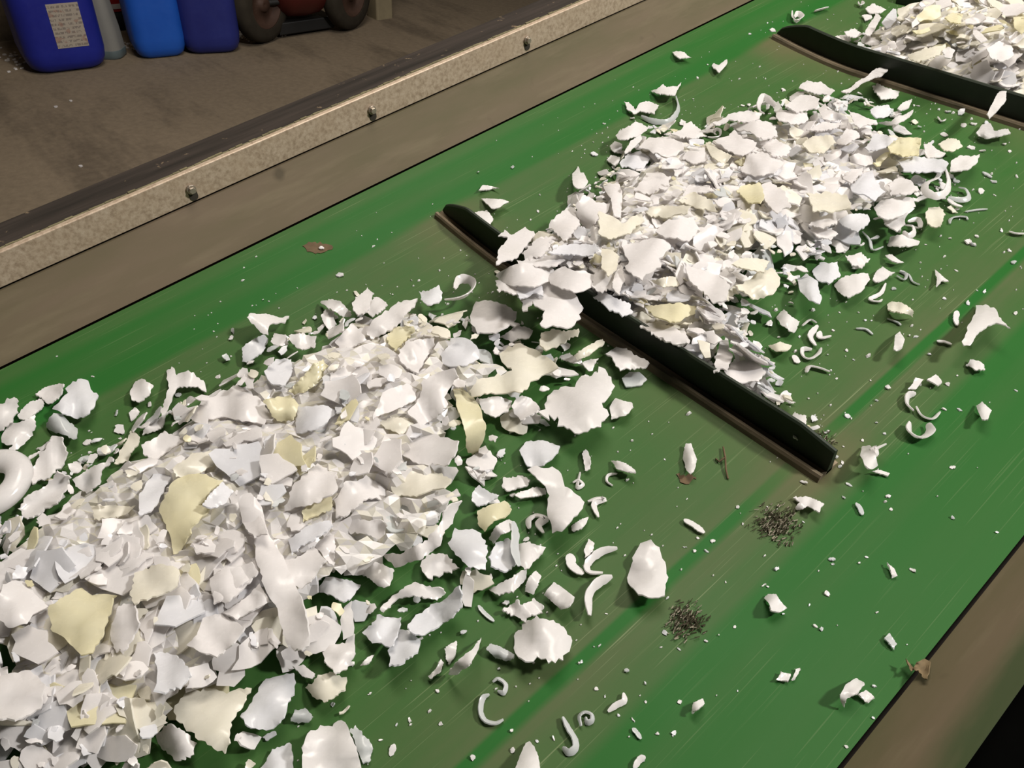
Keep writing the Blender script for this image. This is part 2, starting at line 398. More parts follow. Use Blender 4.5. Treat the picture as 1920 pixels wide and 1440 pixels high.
# ================================================================ things by the back wall
def rrect(a, b, r, z, n=6, cx=0, cy=0):
    pts = []
    for qx, qy, a0 in ((1, 1, 0), (-1, 1, 90), (-1, -1, 180), (1, -1, 270)):
        for k in range(n + 1):
            t = math.radians(a0 + 90 * k / n); pts.append((cx + qx * (a - r) + r * math.cos(t), cy + qy * (b - r) + r * math.sin(t), z))
    return pts
def mat_can(name, c, c2, rough=0.38):
    t = NT(name); co = t.coord(); n = t.noise(co, 5, 5); n2 = t.noise(co, 60, 4)
    return t.bsdf(t.mix(t.ramp(n, [(0.35, 0), (0.7, 1)]), c, c2), t.ramp(n2, [(0.3, rough), (0.7, rough + 0.15)]), 0.4, 0, t.bump(n, 0.2, 0.004))
def mat_label():
    t = NT('printed_paper_label'); co = t.coord()
    sep = t.n('ShaderNodeSeparateXYZ'); t.l(co, sep.inputs[0])
    rows = t.math('FRACT', t.math('MULTIPLY', sep.outputs[2], 62)); wv = t.noise(t.mapping(co, (160, 160, 60)), 1.0, 2)
    txt = t.math('MULTIPLY', t.ramp(rows, [(0.42, 0), (0.5, 1)]), t.ramp(wv, [(0.45, 0), (0.52, 1)]))
    blk = t.noise(co, 28, 2)
    c = t.mix(t.math('MULTIPLY', txt, 0.55), (0.40, 0.35, 0.29), (0.10, 0.08, 0.08))
    c = t.mix(t.ramp(blk, [(0.60, 0), (0.64, 0.55)]), c, (0.30, 0.16, 0.12))
    return t.bsdf(c, 0.7, 0.3)
def jerrycan(name, px, yaw, a, b, h, mat, capmat, label_mat=None, lean=0.0):
    t = empty(name, Matrix.Translation(floor_pt(*px)) @ Matrix.Rotation(yaw, 4, 'Z'))
    prof = [(0.0, 0.70), (0.005, 0.80), (0.018, 0.90), (0.042, 0.965), (0.08, 1.0), (h * 0.5, 1.0), (h * 0.74, 0.99), (h * 0.84, 0.90), (h * 0.92, 0.70), (h * 0.95, 0.55)]
    mb = MB(); mb.loft([rrect(a * s, b * s, min(a, b) * 0.5 * s, z) for z, s in prof]); mb.build('body', mat, t)
    mb = MB(); mb.loft([[(0.0 + 0.045 * math.cos(k * math.pi / 8), b * 0.25 + 0.045 * math.sin(k * math.pi / 8), z) for k in range(16)] for z in (h * 0.94, h * 0.965)]); 
    nk = mb.build('neck', mat, t)
    mb = MB(); mb.loft([[(0.0 + 0.052 * math.cos(k * math.pi / 8), b * 0.25 + 0.052 * math.sin(k * math.pi / 8), z) for k in range(16)] for z in (h * 0.965, h)]); mb.build('cap', capmat, t)
    mb = MB(); mb.tube([(0, -b * 0.62, h * 0.88), (0, -b * 0.6, h * 0.97), (0, -b * 0.35, h), (0, -b * 0.05, h * 0.985), (0, 0.0, h * 0.93)], 0.017, 10); mb.build('handle', mat, t)
    if label_mat:
        lw, l0, l1, lx = label_mat[1:]
        mb = MB(); mb.box((lx - lw, -b - 0.0012, l0), (lx + lw, -b + 0.002, l1)); o = mb.build('label', label_mat[0], t); tag(o, 'off-white printed paper label')
    return t
MB_DARK = mat_can('dark_blue_plastic', (0.012, 0.018, 0.24), (0.016, 0.026, 0.30))
MB_BRT = mat_can('bright_blue_plastic', (0.012, 0.095, 0.50), (0.016, 0.115, 0.56))
MB_NAVY = mat_can('navy_blue_plastic', (0.018, 0.024, 0.17), (0.024, 0.034, 0.21))
MAT_CAP = mat_plain('black_cap', (0.02, 0.02, 0.02), 0.5)
MAT_LABEL = mat_label()
j = jerrycan('jerrycan', (123, 118), math.radians(84), 0.155, 0.145, 0.62, MB_DARK, MAT_CAP, (MAT_LABEL, 0.058, 0.10, 0.265, 0.03))
tag(j, 'dark blue plastic jerrycan with a printed white label', 'jerrycan', 'blue jerrycans by the back wall')
j = jerrycan('jerrycan', (299, 97), math.radians(80), 0.108, 0.112, 0.60, MB_BRT, MAT_CAP)
tag(j, 'bright blue plastic jerrycan between the grey jug and the navy can', 'jerrycan', 'blue jerrycans by the back wall')
j = jerrycan('jerrycan', (398, 88), math.radians(70), 0.125, 0.125, 0.60, MB_NAVY, MAT_CAP)
tag(j, 'plain navy blue jerrycan beside the wheeled red machine', 'jerrycan', 'blue jerrycans by the back wall')
# translucent jug
def mat_jug():
    t = NT('milky_grey_plastic'); co = t.coord(); n = t.noise(co, 9, 4)
    return t.bsdf(t.mix(n, (0.27, 0.27, 0.25), (0.37, 0.36, 0.33)), 0.4, 0.4, 0, None, 0.3, (0.4, 0.4, 0.38))
g = empty('plastic_jug', Matrix.Translation(floor_pt(199, 104)) @ Matrix.Rotation(0.9, 4, 'Z'))
MAT_JUG = mat_jug()
mb = MB(); mb.loft([rrect(0.080 * s, 0.060 * s, 0.04 * s, z) for z, s in ((0.036, 1.0), (0.12, 0.95), (0.22, 0.82), (0.32, 0.66), (0.40, 0.5), (0.46, 0.34))]); mb.build('body', MAT_JUG, g)
mb = MB(); mb.loft([rrect(0.081 * s, 0.061 * s, 0.04 * s, z) for z, s in ((0, 0.9), (0.008, 1.0), (0.036, 1.0))]); tag(mb.build('liquid_band', mat_plain('grey_blue_residue', (0.13, 0.17, 0.18), 0.4), g), 'grey-blue residue at the bottom')
mb = MB(); mb.loft([[(0.035 * math.cos(k * math.pi / 8), 0.035 * math.sin(k * math.pi / 8), z) for k in range(16)] for z in (0.46, 0.50)]); mb.build('cap', MAT_CAP, g)
tag(g, 'milky grey plastic jug standing between two blue jerrycans', 'jug')
# red canister with black foot
MAT_RED = mat_plain('red_paint', (0.30, 0.012, 0.014), 0.4); MAT_BLACK = mat_plain('black_rubber', (0.008, 0.008, 0.008), 0.6)
e = empty('red_canister', Matrix.Translation(floor_pt(224, 52)))
def cyl(rad, zs, n=24): return [[(r * math.cos(2 * math.pi * k / n), r * math.sin(2 * math.pi * k / n), z) for k in range(n)] for z, r in zip(zs, rad)]
mb = MB(); mb.loft(cyl((0.055, 0.058, 0.056, 0.050), (0.0, 0.01, 0.06, 0.085))); mb.build('base_foot', MAT_BLACK, e)
mb = MB(); mb.loft(cyl((0.054, 0.056, 0.056, 0.04, 0.018), (0.084, 0.10, 0.36, 0.42, 0.44))); mb.build('cylinder', MAT_RED, e)
mb = MB(); mb.loft(cyl((0.0568, 0.0568), (0.096, 0.118)), True, False); mb.build('white_band', mat_plain('white_print', (0.5, 0.45, 0.42), 0.5), e)
mb = MB(); mb.loft(cyl((0.02, 0.02, 0.03, 0.03), (0.44, 0.47, 0.472, 0.50))); mb.build('valve', MAT_BLACK, e)
tag(e, 'red canister with a black foot behind the grey jug', 'canister')
# wheeled machine with red tank
TYRE = mat_plain('dusty_tyre', (0.034, 0.028, 0.020), 0.85, 0.2, 0, 0.35, 25); RIM = mat_plain('rusty_rim', (0.07, 0.038, 0.026), 0.6, 0.4, 0.2, 0.4, 20)
DRED = mat_plain('dull_red_tank', (0.085, 0.013, 0.010), 0.45, 0.4, 0, 0.35, 6)
p1, p2 = floor_pt(497, 78), floor_pt(655, 54)
ax = (p2 - p1); ln = ax.length; yaw = math.atan2(ax.y, ax.x)
k_ = empty('wheeled_machine', Matrix.Translation(p1) @ Matrix.Rotation(yaw, 4, 'Z'))
def wheel(x0, R=0.165, wdt=0.085, turn=0.0):
    Mx = Matrix.Translation((x0, 0, R)) @ Matrix.Rotation(turn, 4, 'Z')
    prof = [(-wdt / 2, R * 0.62), (-wdt / 2, R * 0.80), (-wdt * 0.42, R * 0.93), (-wdt * 0.25, R * 0.99), (0, R), (wdt * 0.25, R * 0.99), (wdt * 0.42, R * 0.93), (wdt / 2, R * 0.80), (wdt / 2, R * 0.62), (-wdt / 2, R * 0.62)]
    n = 36; rings = [[Mx @ Vector((a, r * math.cos(2 * math.pi * q / n), r * math.sin(2 * math.pi * q / n))) for q in range(n)] for a, r in prof]
    mb = MB(); mb.loft(rings, True, False); wh = mb.build('tyre', TYRE, k_)
    mb = MB(); pr2 = [(-wdt * 0.30, 0.0001), (-wdt * 0.42, R * 0.16), (-wdt * 0.2, R * 0.18), (-wdt * 0.12, R * 0.5), (-wdt * 0.46, R * 0.58), (-wdt * 0.46, R * 0.64), (wdt * 0.3, R * 0.63), (wdt * 0.2, R * 0.1)]
    mb.loft([[Mx @ Vector((a, r * math.cos(2 * math.pi * q / 24), r * math.sin(2 * math.pi * q / 24))) for q in range(24)] for a, r in pr2], True, False); mb.build('rim', RIM, wh)
vw = -(p1 + p2) / 2; tgt = math.atan2(vw.y, vw.x) + math.pi - math.radians(-52)   # wheel axis turned 52 degrees off the line of sight
wheel(0.0, turn=tgt - yaw); wheel(ln, turn=tgt - yaw)
n = 28
tk = [(0.07, 0.001), (0.075, 0.07), (0.10, 0.125), (0.14, 0.150), (ln * 0.5, 0.158), (ln - 0.16, 0.150), (ln - 0.11, 0.12), (ln - 0.09, 0.06), (ln - 0.085, 0.001)]
mb = MB(); mb.loft([[(x, 0.06 + r * math.cos(2 * math.pi * q / n), 0.235 + r * math.sin(2 * math.pi * q / n)) for q in range(n)] for x, r in tk]); tag(mb.build('tank', DRED, k_), 'dull red rounded tank')
mb = MB(); mb.tube([(-0.03, 0, 0.165), (ln + 0.03, 0, 0.165)], 0.014); mb.build('axle', MAT_BLACK, k_)
mb = MB(); mb.box((0.08, 0.0, 0.015), (ln - 0.08, 0.20, 0.07)); mb.build('shadow_box', MAT_BLACK, k_, 0.005)  # black box stands in for the deep shadow under the tank
mb = MB(); mb.box((ln - 0.075, -0.05, 0.16), (ln - 0.045, 0.02, 0.40)); mb.build('bracket', TYRE, k_, 0.003)
tag(k_, 'dull red tank on two dusty wheels by the back wall', 'machine')
# pale post at the end of the wall
pp = floor_pt(698, 34); m = MB(); m.loft([rrect(s, s, 0.012, z) for z, s in ((0, 0.05), (0.02, 0.05), (1.9, 0.049))], False)
o = m.build('concrete_post', mat_plain('pale_post', (0.24, 0.20, 0.125), 0.8, 0.3, 0, 0.3, 14, 0.2)); o.matrix_world = Matrix.Translation(pp + Vector((0, 0.05, 0))) @ Matrix.Rotation(yaw, 4, 'Z')
tag(o, 'pale square post right of the wheeled machine', 'post')
# plastic litter along the foot of the wall
m = MB(); r_ = np.random.default_rng(11)
def litter(c, n, spread, s0, s1):
    for _ in range(n):
        q = c + Vector((r_.normal(0, spread[0]), r_.normal(0, spread[1]), 0)); s = r_.uniform(s0, s1); a = r_.uniform(0, 6.28)
        pts = [(q.x + s * u * math.cos(a + k * 1.2566 + r_.uniform(-.3, .3)), q.y + s * u * math.sin(a + k * 1.2566), 0.003) for k in range(5) for u in [r_.uniform(.5, 1)]]
        m.loft([[(x, y, 0.0005) for x, y, z in pts], [(x, y, 0.002 + s * 0.35) for x, y, z in pts]], False)
for px, py, n, sx in ((25, 112, 26, 0.12), (240, 88, 12, 0.04), (462, 70, 22, 0.05), (470, 62, 10, 0.04), (612, 46, 10, 0.02), (531, 68, 4, 0.012), (57, 119, 2, 0.005), (134, 316, 1, 0.002), (140, 205, 2, 0.05)):
    litter(floor_pt(px, py), n, (sx, 0.02), 0.004, 0.012)
tag(m.build('floor_litter', M_FL[WHITE]), 'white plastic crumbs littering the floor along the wall', 'litter', None, 'stuff')
# ================================================================ plastic flakes
TH = 0.0013          # sheet thickness
KEYS = {'A1': (0, 660, 3.692), 'A2': (400, 500, 3.692), 'A3': (800, 500, 3.692), 'A4': (0, 1050, 3.692), 'A5': (400, 850, 3.692), 'A6': (800, 850, 3.692),
        'A7': (450, 1100, 3.692), 'A8': (850, 1100, 3.692), 'B1': (900, 180, 4.8), 'B2': (1100, 130, 4.8), 'B3': (1450, 130, 4.085), 'B4': (1000, 380, 3.84),
        'B5': (1400, 380, 3.692), 'B6': (1500, 0, 4.571), 'B7': (1200, 560, 4.235), 'C4': (600, 0, 2.4), 'C6': (1200, 400, 2.667), 'C7': (1200, 900, 2.667),
        'C8': (700, 380, 3.2), 'D1': (780, 360, 6.0), 'D3': (1380, 0, 4.8), 'P': (0, 0, 1.0)}
def topx(key, pts):
    ox, oy, s = KEYS[key]; return [(ox + p[0] / s, oy + p[1] / s) + tuple(p[2:]) for p in pts]
def in_poly(P, poly):
    P = np.atleast_2d(P); x, y = P[:, 0:1], P[:, 1:2]; q = np.asarray(poly, float); p = np.roll(q, 1, axis=0)
    dy = p[:, 1] - q[:, 1]; dy = np.where(dy == 0, 1e-12, dy)
    hit = ((q[:, 1] > y) != (p[:, 1] > y)) & (x < (p[:, 0] - q[:, 0]) * (y - q[:, 1]) / dy + q[:, 0])
    return (hit.sum(1) & 1).astype(bool)
def ragged(poly, step, amp, r):
    """subdivide an outline and fray it; corners stay"""
    out = []; n = len(poly)
    for i in range(n):
        a, b = np.array(poly[i], float), np.array(poly[(i + 1) % n], float)
        L = np.linalg.norm(b - a); k = max(1, int(round(L / step))); nrm = np.array([-(b - a)[1], (b - a)[0]]) / max(L, 1e-9)
        bow = r.normal(0, 0.05) * L
        for q in range(k):
            t = q / k; p = a + (b - a) * t + nrm * bow * 4 * t * (1 - t)
            if q: p = p + nrm * r.normal(0, amp) + r.normal(0, amp * 0.4, 2)
            else: p = p + r.normal(0, amp * 0.6, 2)
            out.append(p)
    return np.array(out)
def triangulate(outline, grid):
    n = len(outline); lo, hi = outline.min(0), outline.max(0)
    gx = np.arange(lo[0] + grid * .5, hi[0], grid); gy = np.arange(lo[1] + grid * .5, hi[1], grid)
    g = np.array([(x, y) for y in gy for x in gx]).reshape(-1, 2)
    if len(g):
        g = g[in_poly(g, outline)]
        if len(g):
            dm = np.min(np.linalg.norm(g[:, None] - outline[None], axis=2), axis=1); g = g[dm > grid * 0.45]
    pts = np.vstack([outline, g]) if len(g) else outline
    c = pts.mean(0); sc = 1.0 / max(1e-9, np.abs(pts - c).max())
    V, E, Fc, *_ = delaunay_2d_cdt([Vector((p - c) * sc) for p in pts], [(i, (i + 1) % n) for i in range(n)], [], 1, 1e-7)
    V = np.array([tuple(v) for v in V]) / sc + c
    return V, [tuple(f) for f in Fc]
def rim_edges(faces):
    cnt = {}
    for f in faces:
        for a, b in zip(f, f[1:] + f[:1]): cnt[(a, b)] = cnt.get((a, b), 0) + 1
    return [(a, b) for (a, b) in cnt if (b, a) not in cnt]
def sheet(top, faces, th=TH):
    """top surface points (N,3) + faces -> closed sheet: verts, faces, smooth flags"""
    top = np.asarray(top, float); nr = np.zeros_like(top)
    tri = [(f[0], f[k], f[k + 1]) for f in faces for k in range(1, len(f) - 1)]
    t = np.array(tri); fn = np.cross(top[t[:, 1]] - top[t[:, 0]], top[t[:, 2]] - top[t[:, 0]])
    if fn[:, 2].sum() < 0:
        faces = [tuple(reversed(f)) for f in faces]; fn = -fn
    for k in range(3): np.add.at(nr, t[:, k], fn)
    nr /= np.maximum(np.linalg.norm(nr, axis=1, keepdims=True), 1e-12)
    bot = top - nr * th; n = len(top)
    rim = rim_edges(faces)
    V = np.vstack([top, bot, top, bot]); F = list(faces) + [tuple(i + n for i in reversed(f)) for f in faces]
    sm = [True] * len(F)
    F += [(2 * n + b, 2 * n + a, 3 * n + a, 3 * n + b) for a, b in rim]; sm += [False] * len(rim)
    used = np.unique(np.array([i for f in F for i in f])); mp = -np.ones(len(V), int); mp[used] = np.arange(len(used))
    return V[used], [tuple(int(mp[i]) for i in f) for f in F], sm
def vnoise(p, r, amp, freq):
    """cheap smooth noise over 2-d points"""
    s = np.zeros(len(p))
    for k in range(5):
        a = r.uniform(0, 2 * math.pi); w_ = freq * r.uniform(0.5, 1.6); s += np.sin((p[:, 0] * math.cos(a) + p[:, 1] * math.sin(a)) * w_ + r.uniform(0, 6.28)) / 2.2
    return s * amp

FLAKES = []      # dicts: verts (belt frame), faces, smooth, mat, label, group, name, traced
TRACED = []      # (pixel outline, z) that loose filling has to stay beneath
def traced(key, pts, z, color=WHITE, label=None, tilt=None, dome=None, frayed=1.0, ridges=0, cat='flake', name='plastic_flake', fold=0.0):
    px = [(p[0], p[1]) for p in topx(key, pts)]
    r = np.random.default_rng(int(abs(px[0][0] * 131 + px[0][1] * 7919)) + len(pts))
    z = (z if z > 14 else z * 0.7) / 1000.0
    size = math.sqrt(abs(sum(a[0] * b[1] - b[0] * a[1] for a, b in zip(px, px[1:] + px[:1]))) / 2)
    step = min(7, max(2.4, size / 11)); out = ragged(px, step, frayed * min(1.9, size * 0.021), r)
    V, Fc = triangulate(out, max(5.0, size / 6))
    c = V.mean(0); q = (V - c) / size
    a = r.uniform(0, math.pi); u = q[:, 0] * math.cos(a) + q[:, 1] * math.sin(a); v = -q[:, 0] * math.sin(a) + q[:, 1] * math.cos(a)
    sm = size / 2000.0                                     # rough size in metres
    hp = max(0.0, z)
    tl = (0.22 if z > 0.011 else 0.06) if tilt is None else 0
    tv = r.normal(0, tl, 2) if tilt is None else np.array(tilt)
    dm = r.uniform(-0.22, 0.30) if dome is None else dome
    zz = z + sm * (q @ tv) - sm * dm * (u ** 2) * 1.6 + vnoise(q, r, sm * 0.065, 5.5) + vnoise(q, r, sm * 0.014, 17.0)
    if fold: zz = zz + sm * fold * np.abs(v)
    if ridges: zz = zz + 0.0011 * np.sin(u * ridges)
    lo = zz.min()
    if lo < TH + 0.0006: zz = zz + (TH + 0.0006 - lo)
    top = un_many(V[:, :2], zz)
    vv, ff, ss = sheet(top, Fc)
    FLAKES.append(dict(v=vv, f=ff, s=ss, m=color, label=label, name=name, cat=cat, traced=True, px=np.array(px).mean(0), size=size))
    TRACED.append((np.array(px), float(zz.min()), out.min(0), out.max(0)))
def smooth_path(p, n):
    p = np.asarray(p, float); P = np.vstack([2 * p[0] - p[1], p, 2 * p[-1] - p[-2]]); out = []
    m = len(p) - 1
    for k in range(n):
        t = k / (n - 1) * m; i = min(int(t), m - 1); t -= i; a, b, c, d = P[i], P[i + 1], P[i + 2], P[i + 3]
        out.append(0.5 * ((2 * b) + (-a + c) * t + (2 * a - 5 * b + 4 * c - d) * t * t + (-a + 3 * b - 3 * c + d) * t ** 3))
    return np.array(out)
def curl(key, pts, z, width, label, color=WHITE, roll=25, rise=0.0, taper=0.35, name='plastic_curl', cat='shaving', group=None):
    """bent ribbon along a traced centre line; width mm, roll: 0 lies flat, 90 stands on edge; rise mm towards its end"""
    px = [(p[0], p[1]) for p in topx(key, pts)]; n = max(10, 5 * len(px))
    path = smooth_path(px, n); z /= 1000; W = width / 1000
    P = np.array([un(a, b, z + W * 0.5 * math.sin(math.radians(roll)) + rise / 1000 * (k / (n - 1)) ** 1.5) for k, (a, b) in enumerate(path)])
    T = np.gradient(P, axis=0); T /= np.linalg.norm(T, axis=1, keepdims=True)
    up = np.array([0, 0, 1.0]); S = np.cross(T, up); S /= np.maximum(np.linalg.norm(S, axis=1, keepdims=True), 1e-9)
    cr, sr = math.cos(math.radians(roll)), math.sin(math.radians(roll))
    D = S * cr + up * sr; Nn = np.cross(D, T)
    tt = np.linspace(0, 1, n); wd = W * (taper + (1 - taper) * np.minimum(1, np.minimum(tt, 1 - tt) * 5) ** 0.7)
    r = np.random.default_rng(int(px[0][0] * 17 + px[0][1]) % 99991); wd = wd * (1 + r.normal(0, 0.06, n))
    cols = [-0.5, 0.0, 0.5]
    top = np.array([P[k] + D[k] * wd[k] * c_ + Nn[k] * (0.12 * wd[k] * (1 - 4 * c_ * c_)) for k in range(n) for c_ in cols])
    faces = [(k * 3 + i, k * 3 + i + 1, (k + 1) * 3 + i + 1, (k + 1) * 3 + i) for k in range(n - 1) for i in range(2)]
    vv, ff, ss = sheet(top, faces, 0.0011)
    lo = (vv[:, 2] - belt_z(vv[:, 0])).min()
    if lo < 0.0004: vv[:, 2] += 0.0004 - lo
    FLAKES.append(dict(v=vv, f=ff, s=ss, m=color, label=label, name=name, cat=cat, traced=True, px=np.array(px).mean(0), size=60, group=group))
    TRACED.append((path_outline(path, W, P), z, path.min(0) - 8, path.max(0) + 8))
def path_outline(path, W, P):
    d = np.linalg.norm(P[0] - np.array([0, 0, CAM_H])); hw = W * F_PX / d * 0.4
    t = np.gradient(path, axis=0); t /= np.maximum(np.linalg.norm(t, axis=1, keepdims=True), 1e-9); nn = np.stack([-t[:, 1], t[:, 0]], 1)
    return np.vstack([(path + nn * hw)[::3], (path - nn * hw)[::-3]])
N_ = 'near heap'
# ---- loose cluster on the far left
traced('A1', [(490,220),(560,180),(610,190),(635,270),(680,295),(665,340),(620,420),(570,450),(470,440),(400,405),(360,395),(420,330),(470,285),(450,250)], 9, COOL, 'large smooth notched white flake topping the cluster at the left picture edge', (0,.25), .3)
traced('A1', [(245,285),(330,235),(440,215),(425,280),(330,360),(300,330)], 5, WHITE, 'thin flat flake tucked behind the large notched flake at far left')
traced('A1', [(120,430),(220,335),(300,320),(290,380),(220,440),(190,475),(130,460)], 6, WHITE, 'narrow white flake between the ragged left-edge flake and the notched flake')
traced('A1', [(0,360),(50,320),(110,305),(125,370),(100,440),(50,500),(0,545),(-60,560),(-80,420)], 7, WHITE, 'ragged white flake cut by the left picture edge above the thick ring', frayed=1.6)
traced('A1', [(20,560),(80,490),(150,480),(200,460),(240,430),(250,510),(200,600),(140,660),(60,725),(40,715),(90,640),(10,625)], 9, WHITE, 'bent white flake with a long tail just above the thick ring', dome=.5)
traced('A1', [(320,490),(370,420),(430,430),(540,530),(530,590),(500,605),(430,570),(330,530)], 9, MILKY, 'rolled milky tube of plastic below the large notched flake', dome=1.1)
traced('A1', [(900,280),(930,210),(980,182),(1065,235),(1030,300),(960,348),(910,330)], 4, WHITE, 'lone six-sided flake on bare belt above the near heap', (.1,.2), .35)
traced('A1', [(890,420),(930,382),(965,410),(930,455),(905,475)], 3, WHITE, 'small white flake just below the lone six-sided flake')
traced('A1', [(200,840),(250,760),(320,670),(360,580),(420,585),(455,700),(430,790),(340,870),(230,910),(205,880)], 7, WHITE, 'leaf-shaped pale flake right of the thick ring', frayed=1.5)
traced('A1', [(245,670),(350,600),(352,640),(200,740),(195,722),(280,680)], 6, WHITE, 'thin sliver lying on the leaf-shaped flake right of the thick ring')
traced('A1', [(130,1090),(200,990),(320,930),(390,830),(490,870),(440,960),(390,1050),(280,1110),(180,1150)], 10, WHITE, 'creased white flake below the leaf-shaped flake at the left of the near heap', frayed=1.5, fold=.5)
traced('A1', [(1150,130),(1190,100),(1220,160),(1340,140),(1420,210),(1430,280),(1370,240),(1240,235),(1220,265),(1170,370),(1120,440),(1115,410),(1150,300),(1160,200)], 14, WHITE, 'arched shard standing up at the upper left rim of the near heap', (0,.3), .3)
traced('A1', [(985,570),(1030,500),(1110,450),(1180,400),(1215,410),(1150,430),(1130,520),(1080,545)], 7, WHITE, 'pointed flake under the arched shard of the near heap')
traced('A1', [(790,770),(830,680),(905,545),(965,585),(955,640),(900,700),(890,750)], 12, CREAM, 'pale tongue-shaped flake at the left rim of the near heap')
traced('A1', [(1110,1060),(1190,900),(1300,850),(1430,845),(1545,880),(1530,910),(1420,1000),(1380,1060),(1450,1080),(1330,1200),(1240,1390),(1200,1400),(1150,1200),(1100,1110)], 36, YELLOW, 'largest yellowish flake, smooth, in the upper left of the near heap', (.1,.1), .15, .6)
traced('A1', [(960,1020),(1040,870),(1110,800),(1160,800),(1180,870),(1120,980),(1050,1100),(970,1130)], 33, COOL, 'smooth oval white flake touching the left side of the largest yellowish flake')
traced('A1', [(1320,420),(1450,320),(1700,240),(1800,320),(1850,400),(1900,460),(1820,500),(1650,470),(1500,450),(1400,500),(1330,470)], 27, WHITE, 'broad white flake right of the arched shard', (.1,.25))
traced('A1', [(1190,810),(1330,700),(1470,680),(1500,740),(1460,790),(1380,840),(1220,860)], 31, CREAM, 'flat pale flake directly above the largest yellowish flake')
traced('A1', [(500,880),(640,790),(760,720),(780,740),(700,830),(690,920),(600,980),(520,930)], 15, WHITE, 'narrow white flake on the left flank of the near heap')
traced('A1', [(980,640),(1140,545),(1250,590),(1280,620),(1170,690),(1080,740),(990,700)], 22, WHITE, 'white flake below the pointed flake in the upper left of the near heap')
traced('A1', [(620,1060),(780,1050),(940,1060),(880,1120),(740,1150),(650,1160)], 28, CREAM, 'flat cream flake left of the smooth oval white flake')
traced('A1', [(1400,1060),(1540,900),(1620,960),(1570,1040),(1460,1080)], 40, COOL, 'lilac-white flake lying on the right edge of the largest yellowish flake')
traced('A1', [(1650,1130),(1690,1000),(1750,980),(1780,1100),(1850,1260),(1760,1280),(1700,1220)], 36, WHITE, 'rounded white flake right of the largest yellowish flake')
# ---- upper rim of the near heap
traced('A2', [(230,350),(260,320),(400,335),(525,340),(500,385),(390,400),(375,470),(340,460),(280,400)], 17, WHITE, 'hooked white shard sticking out at the upper left rim of the near heap', dome=.6)
traced('A2', [(200,560),(300,490),(350,470),(380,500),(330,600),(270,640),(200,660)], 14, COOL, 'narrow flake directly under the hooked white shard')
traced('A2', [(740,245),(830,225),(900,260),(960,330),(950,350),(870,330),(790,280)], 14, WHITE, 'curved claw-like flake at the top rim of the near heap', dome=.6)
traced('A2', [(745,340),(780,290),(830,310),(850,400),(800,440),(765,390)], 12, WHITE, 'small bent flake under the claw-like flake')
traced('A2', [(975,230),(1065,145),(1110,180),(1090,270),(1060,310),(1000,330),(970,290)], 16, WHITE, 'upright pointed flake at the top rim of the near heap', (0,.5), frayed=1.6)
traced('A2', [(1060,310),(1110,210),(1150,210),(1205,260),(1190,290),(1100,345)], 18, WHITE, 'shell-like flake right of the upright pointed flake', frayed=1.5)
traced('A2', [(1060,420),(1130,350),(1280,240),(1415,215),(1395,280),(1290,380),(1190,460),(1110,500),(1060,470)], 20, WHITE, 'long flat blade of plastic at the top rim of the near heap', (.1,.2), .2)
traced('A2', [(1425,170),(1560,125),(1585,180),(1580,230),(1480,265),(1435,225)], 24, COOL, 'square white flake beside the tall upright curl', (.1,.3), .3)
traced('A2', [(1190,480),(1290,410),(1380,410),(1400,440),(1330,510),(1260,580),(1220,540)], 20, YELLOW, 'small yellowish flake under the long flat blade', frayed=1.3)
traced('A2', [(1290,580),(1330,520),(1430,500),(1530,490),(1520,560),(1470,640),(1420,740),(1340,700),(1290,650)], 26, WHITE, 'broad white flake right of the small yellowish flake')
traced('A2', [(1570,610),(1640,500),(1720,490),(1830,560),(1840,640),(1760,680),(1650,690),(1590,670)], 24, COOL, 'smooth bluish-white flake at the upper right of the near heap', (.1,.2), .2, .6)
traced('A2', [(520,860),(600,770),(690,670),(760,640),(790,690),(760,770),(640,870),(560,890)], 33, YELLOW, 'yellowish ribbed strip in the upper part of the near heap', ridges=26)
traced('A2', [(340,930),(440,900),(540,890),(590,960),(550,1060),(440,1070),(400,1020)], 34, YELLOW, 'yellowish crumpled flake at the lower end of the ribbed strip', dome=.5)
traced('A2', [(1650,830),(1720,830),(1790,900),(1850,980),(1890,1100),(1870,1200),(1800,1310),(1760,1290),(1750,1180),(1720,1060),(1680,930)], 30, YELLOW, 'long yellowish curved strip standing out at the right of the near heap', (-.2,.1), .5, .5)
traced('A2', [(590,970),(780,960),(860,1000),(720,1120),(570,1150)], 35, COOL, 'lilac-white flake right of the yellowish crumpled flake', (.2,.25))
traced('A2', [(1170,870),(1350,810),(1410,850),(1400,920),(1240,1000),(1100,1060),(1150,940)], 34, WHITE, 'rounded flat flake in the middle of the near heap', frayed=.6)
traced('A2', [(1450,780),(1560,730),(1660,700),(1700,760),(1640,830),(1600,900),(1620,950),(1440,1110),(1390,1050),(1340,1000),(1430,900)], 32, WHITE, 'large white flake left of the long yellowish curved strip')
traced('A2', [(1140,1080),(1250,1040),(1380,1060),(1390,1100),(1300,1160),(1190,1120)], 27, CREAM, 'pale cream flake below the rounded flat flake of the near heap')
traced('A2', [(1270,1280),(1360,1160),(1550,1160),(1690,1210),(1680,1290),(1600,1380),(1420,1370)], 24, WHITE, 'broad white flake below the long yellowish curved strip')
traced('A2', [(350,720),(430,640),(540,640),(550,720),(500,820),(400,810)], 28, COOL, 'bluish-white flake left of the yellowish ribbed strip', frayed=.7)
traced('A2', [(840,520),(960,390),(1040,470),(1060,510),(960,560),(870,560)], 23, WHITE, 'white flake under the long flat blade, upper middle of the near heap')
traced('A2', [(420,460),(500,470),(520,540),(450,550),(395,520)], 16, WHITE, 'small white flake right of the hooked shard')
traced('A2', [(520,480),(620,460),(710,480),(700,560),(600,570),(540,530)], 20, WHITE, 'knobbly white flake right of the small flake by the hooked shard', frayed=1.6)
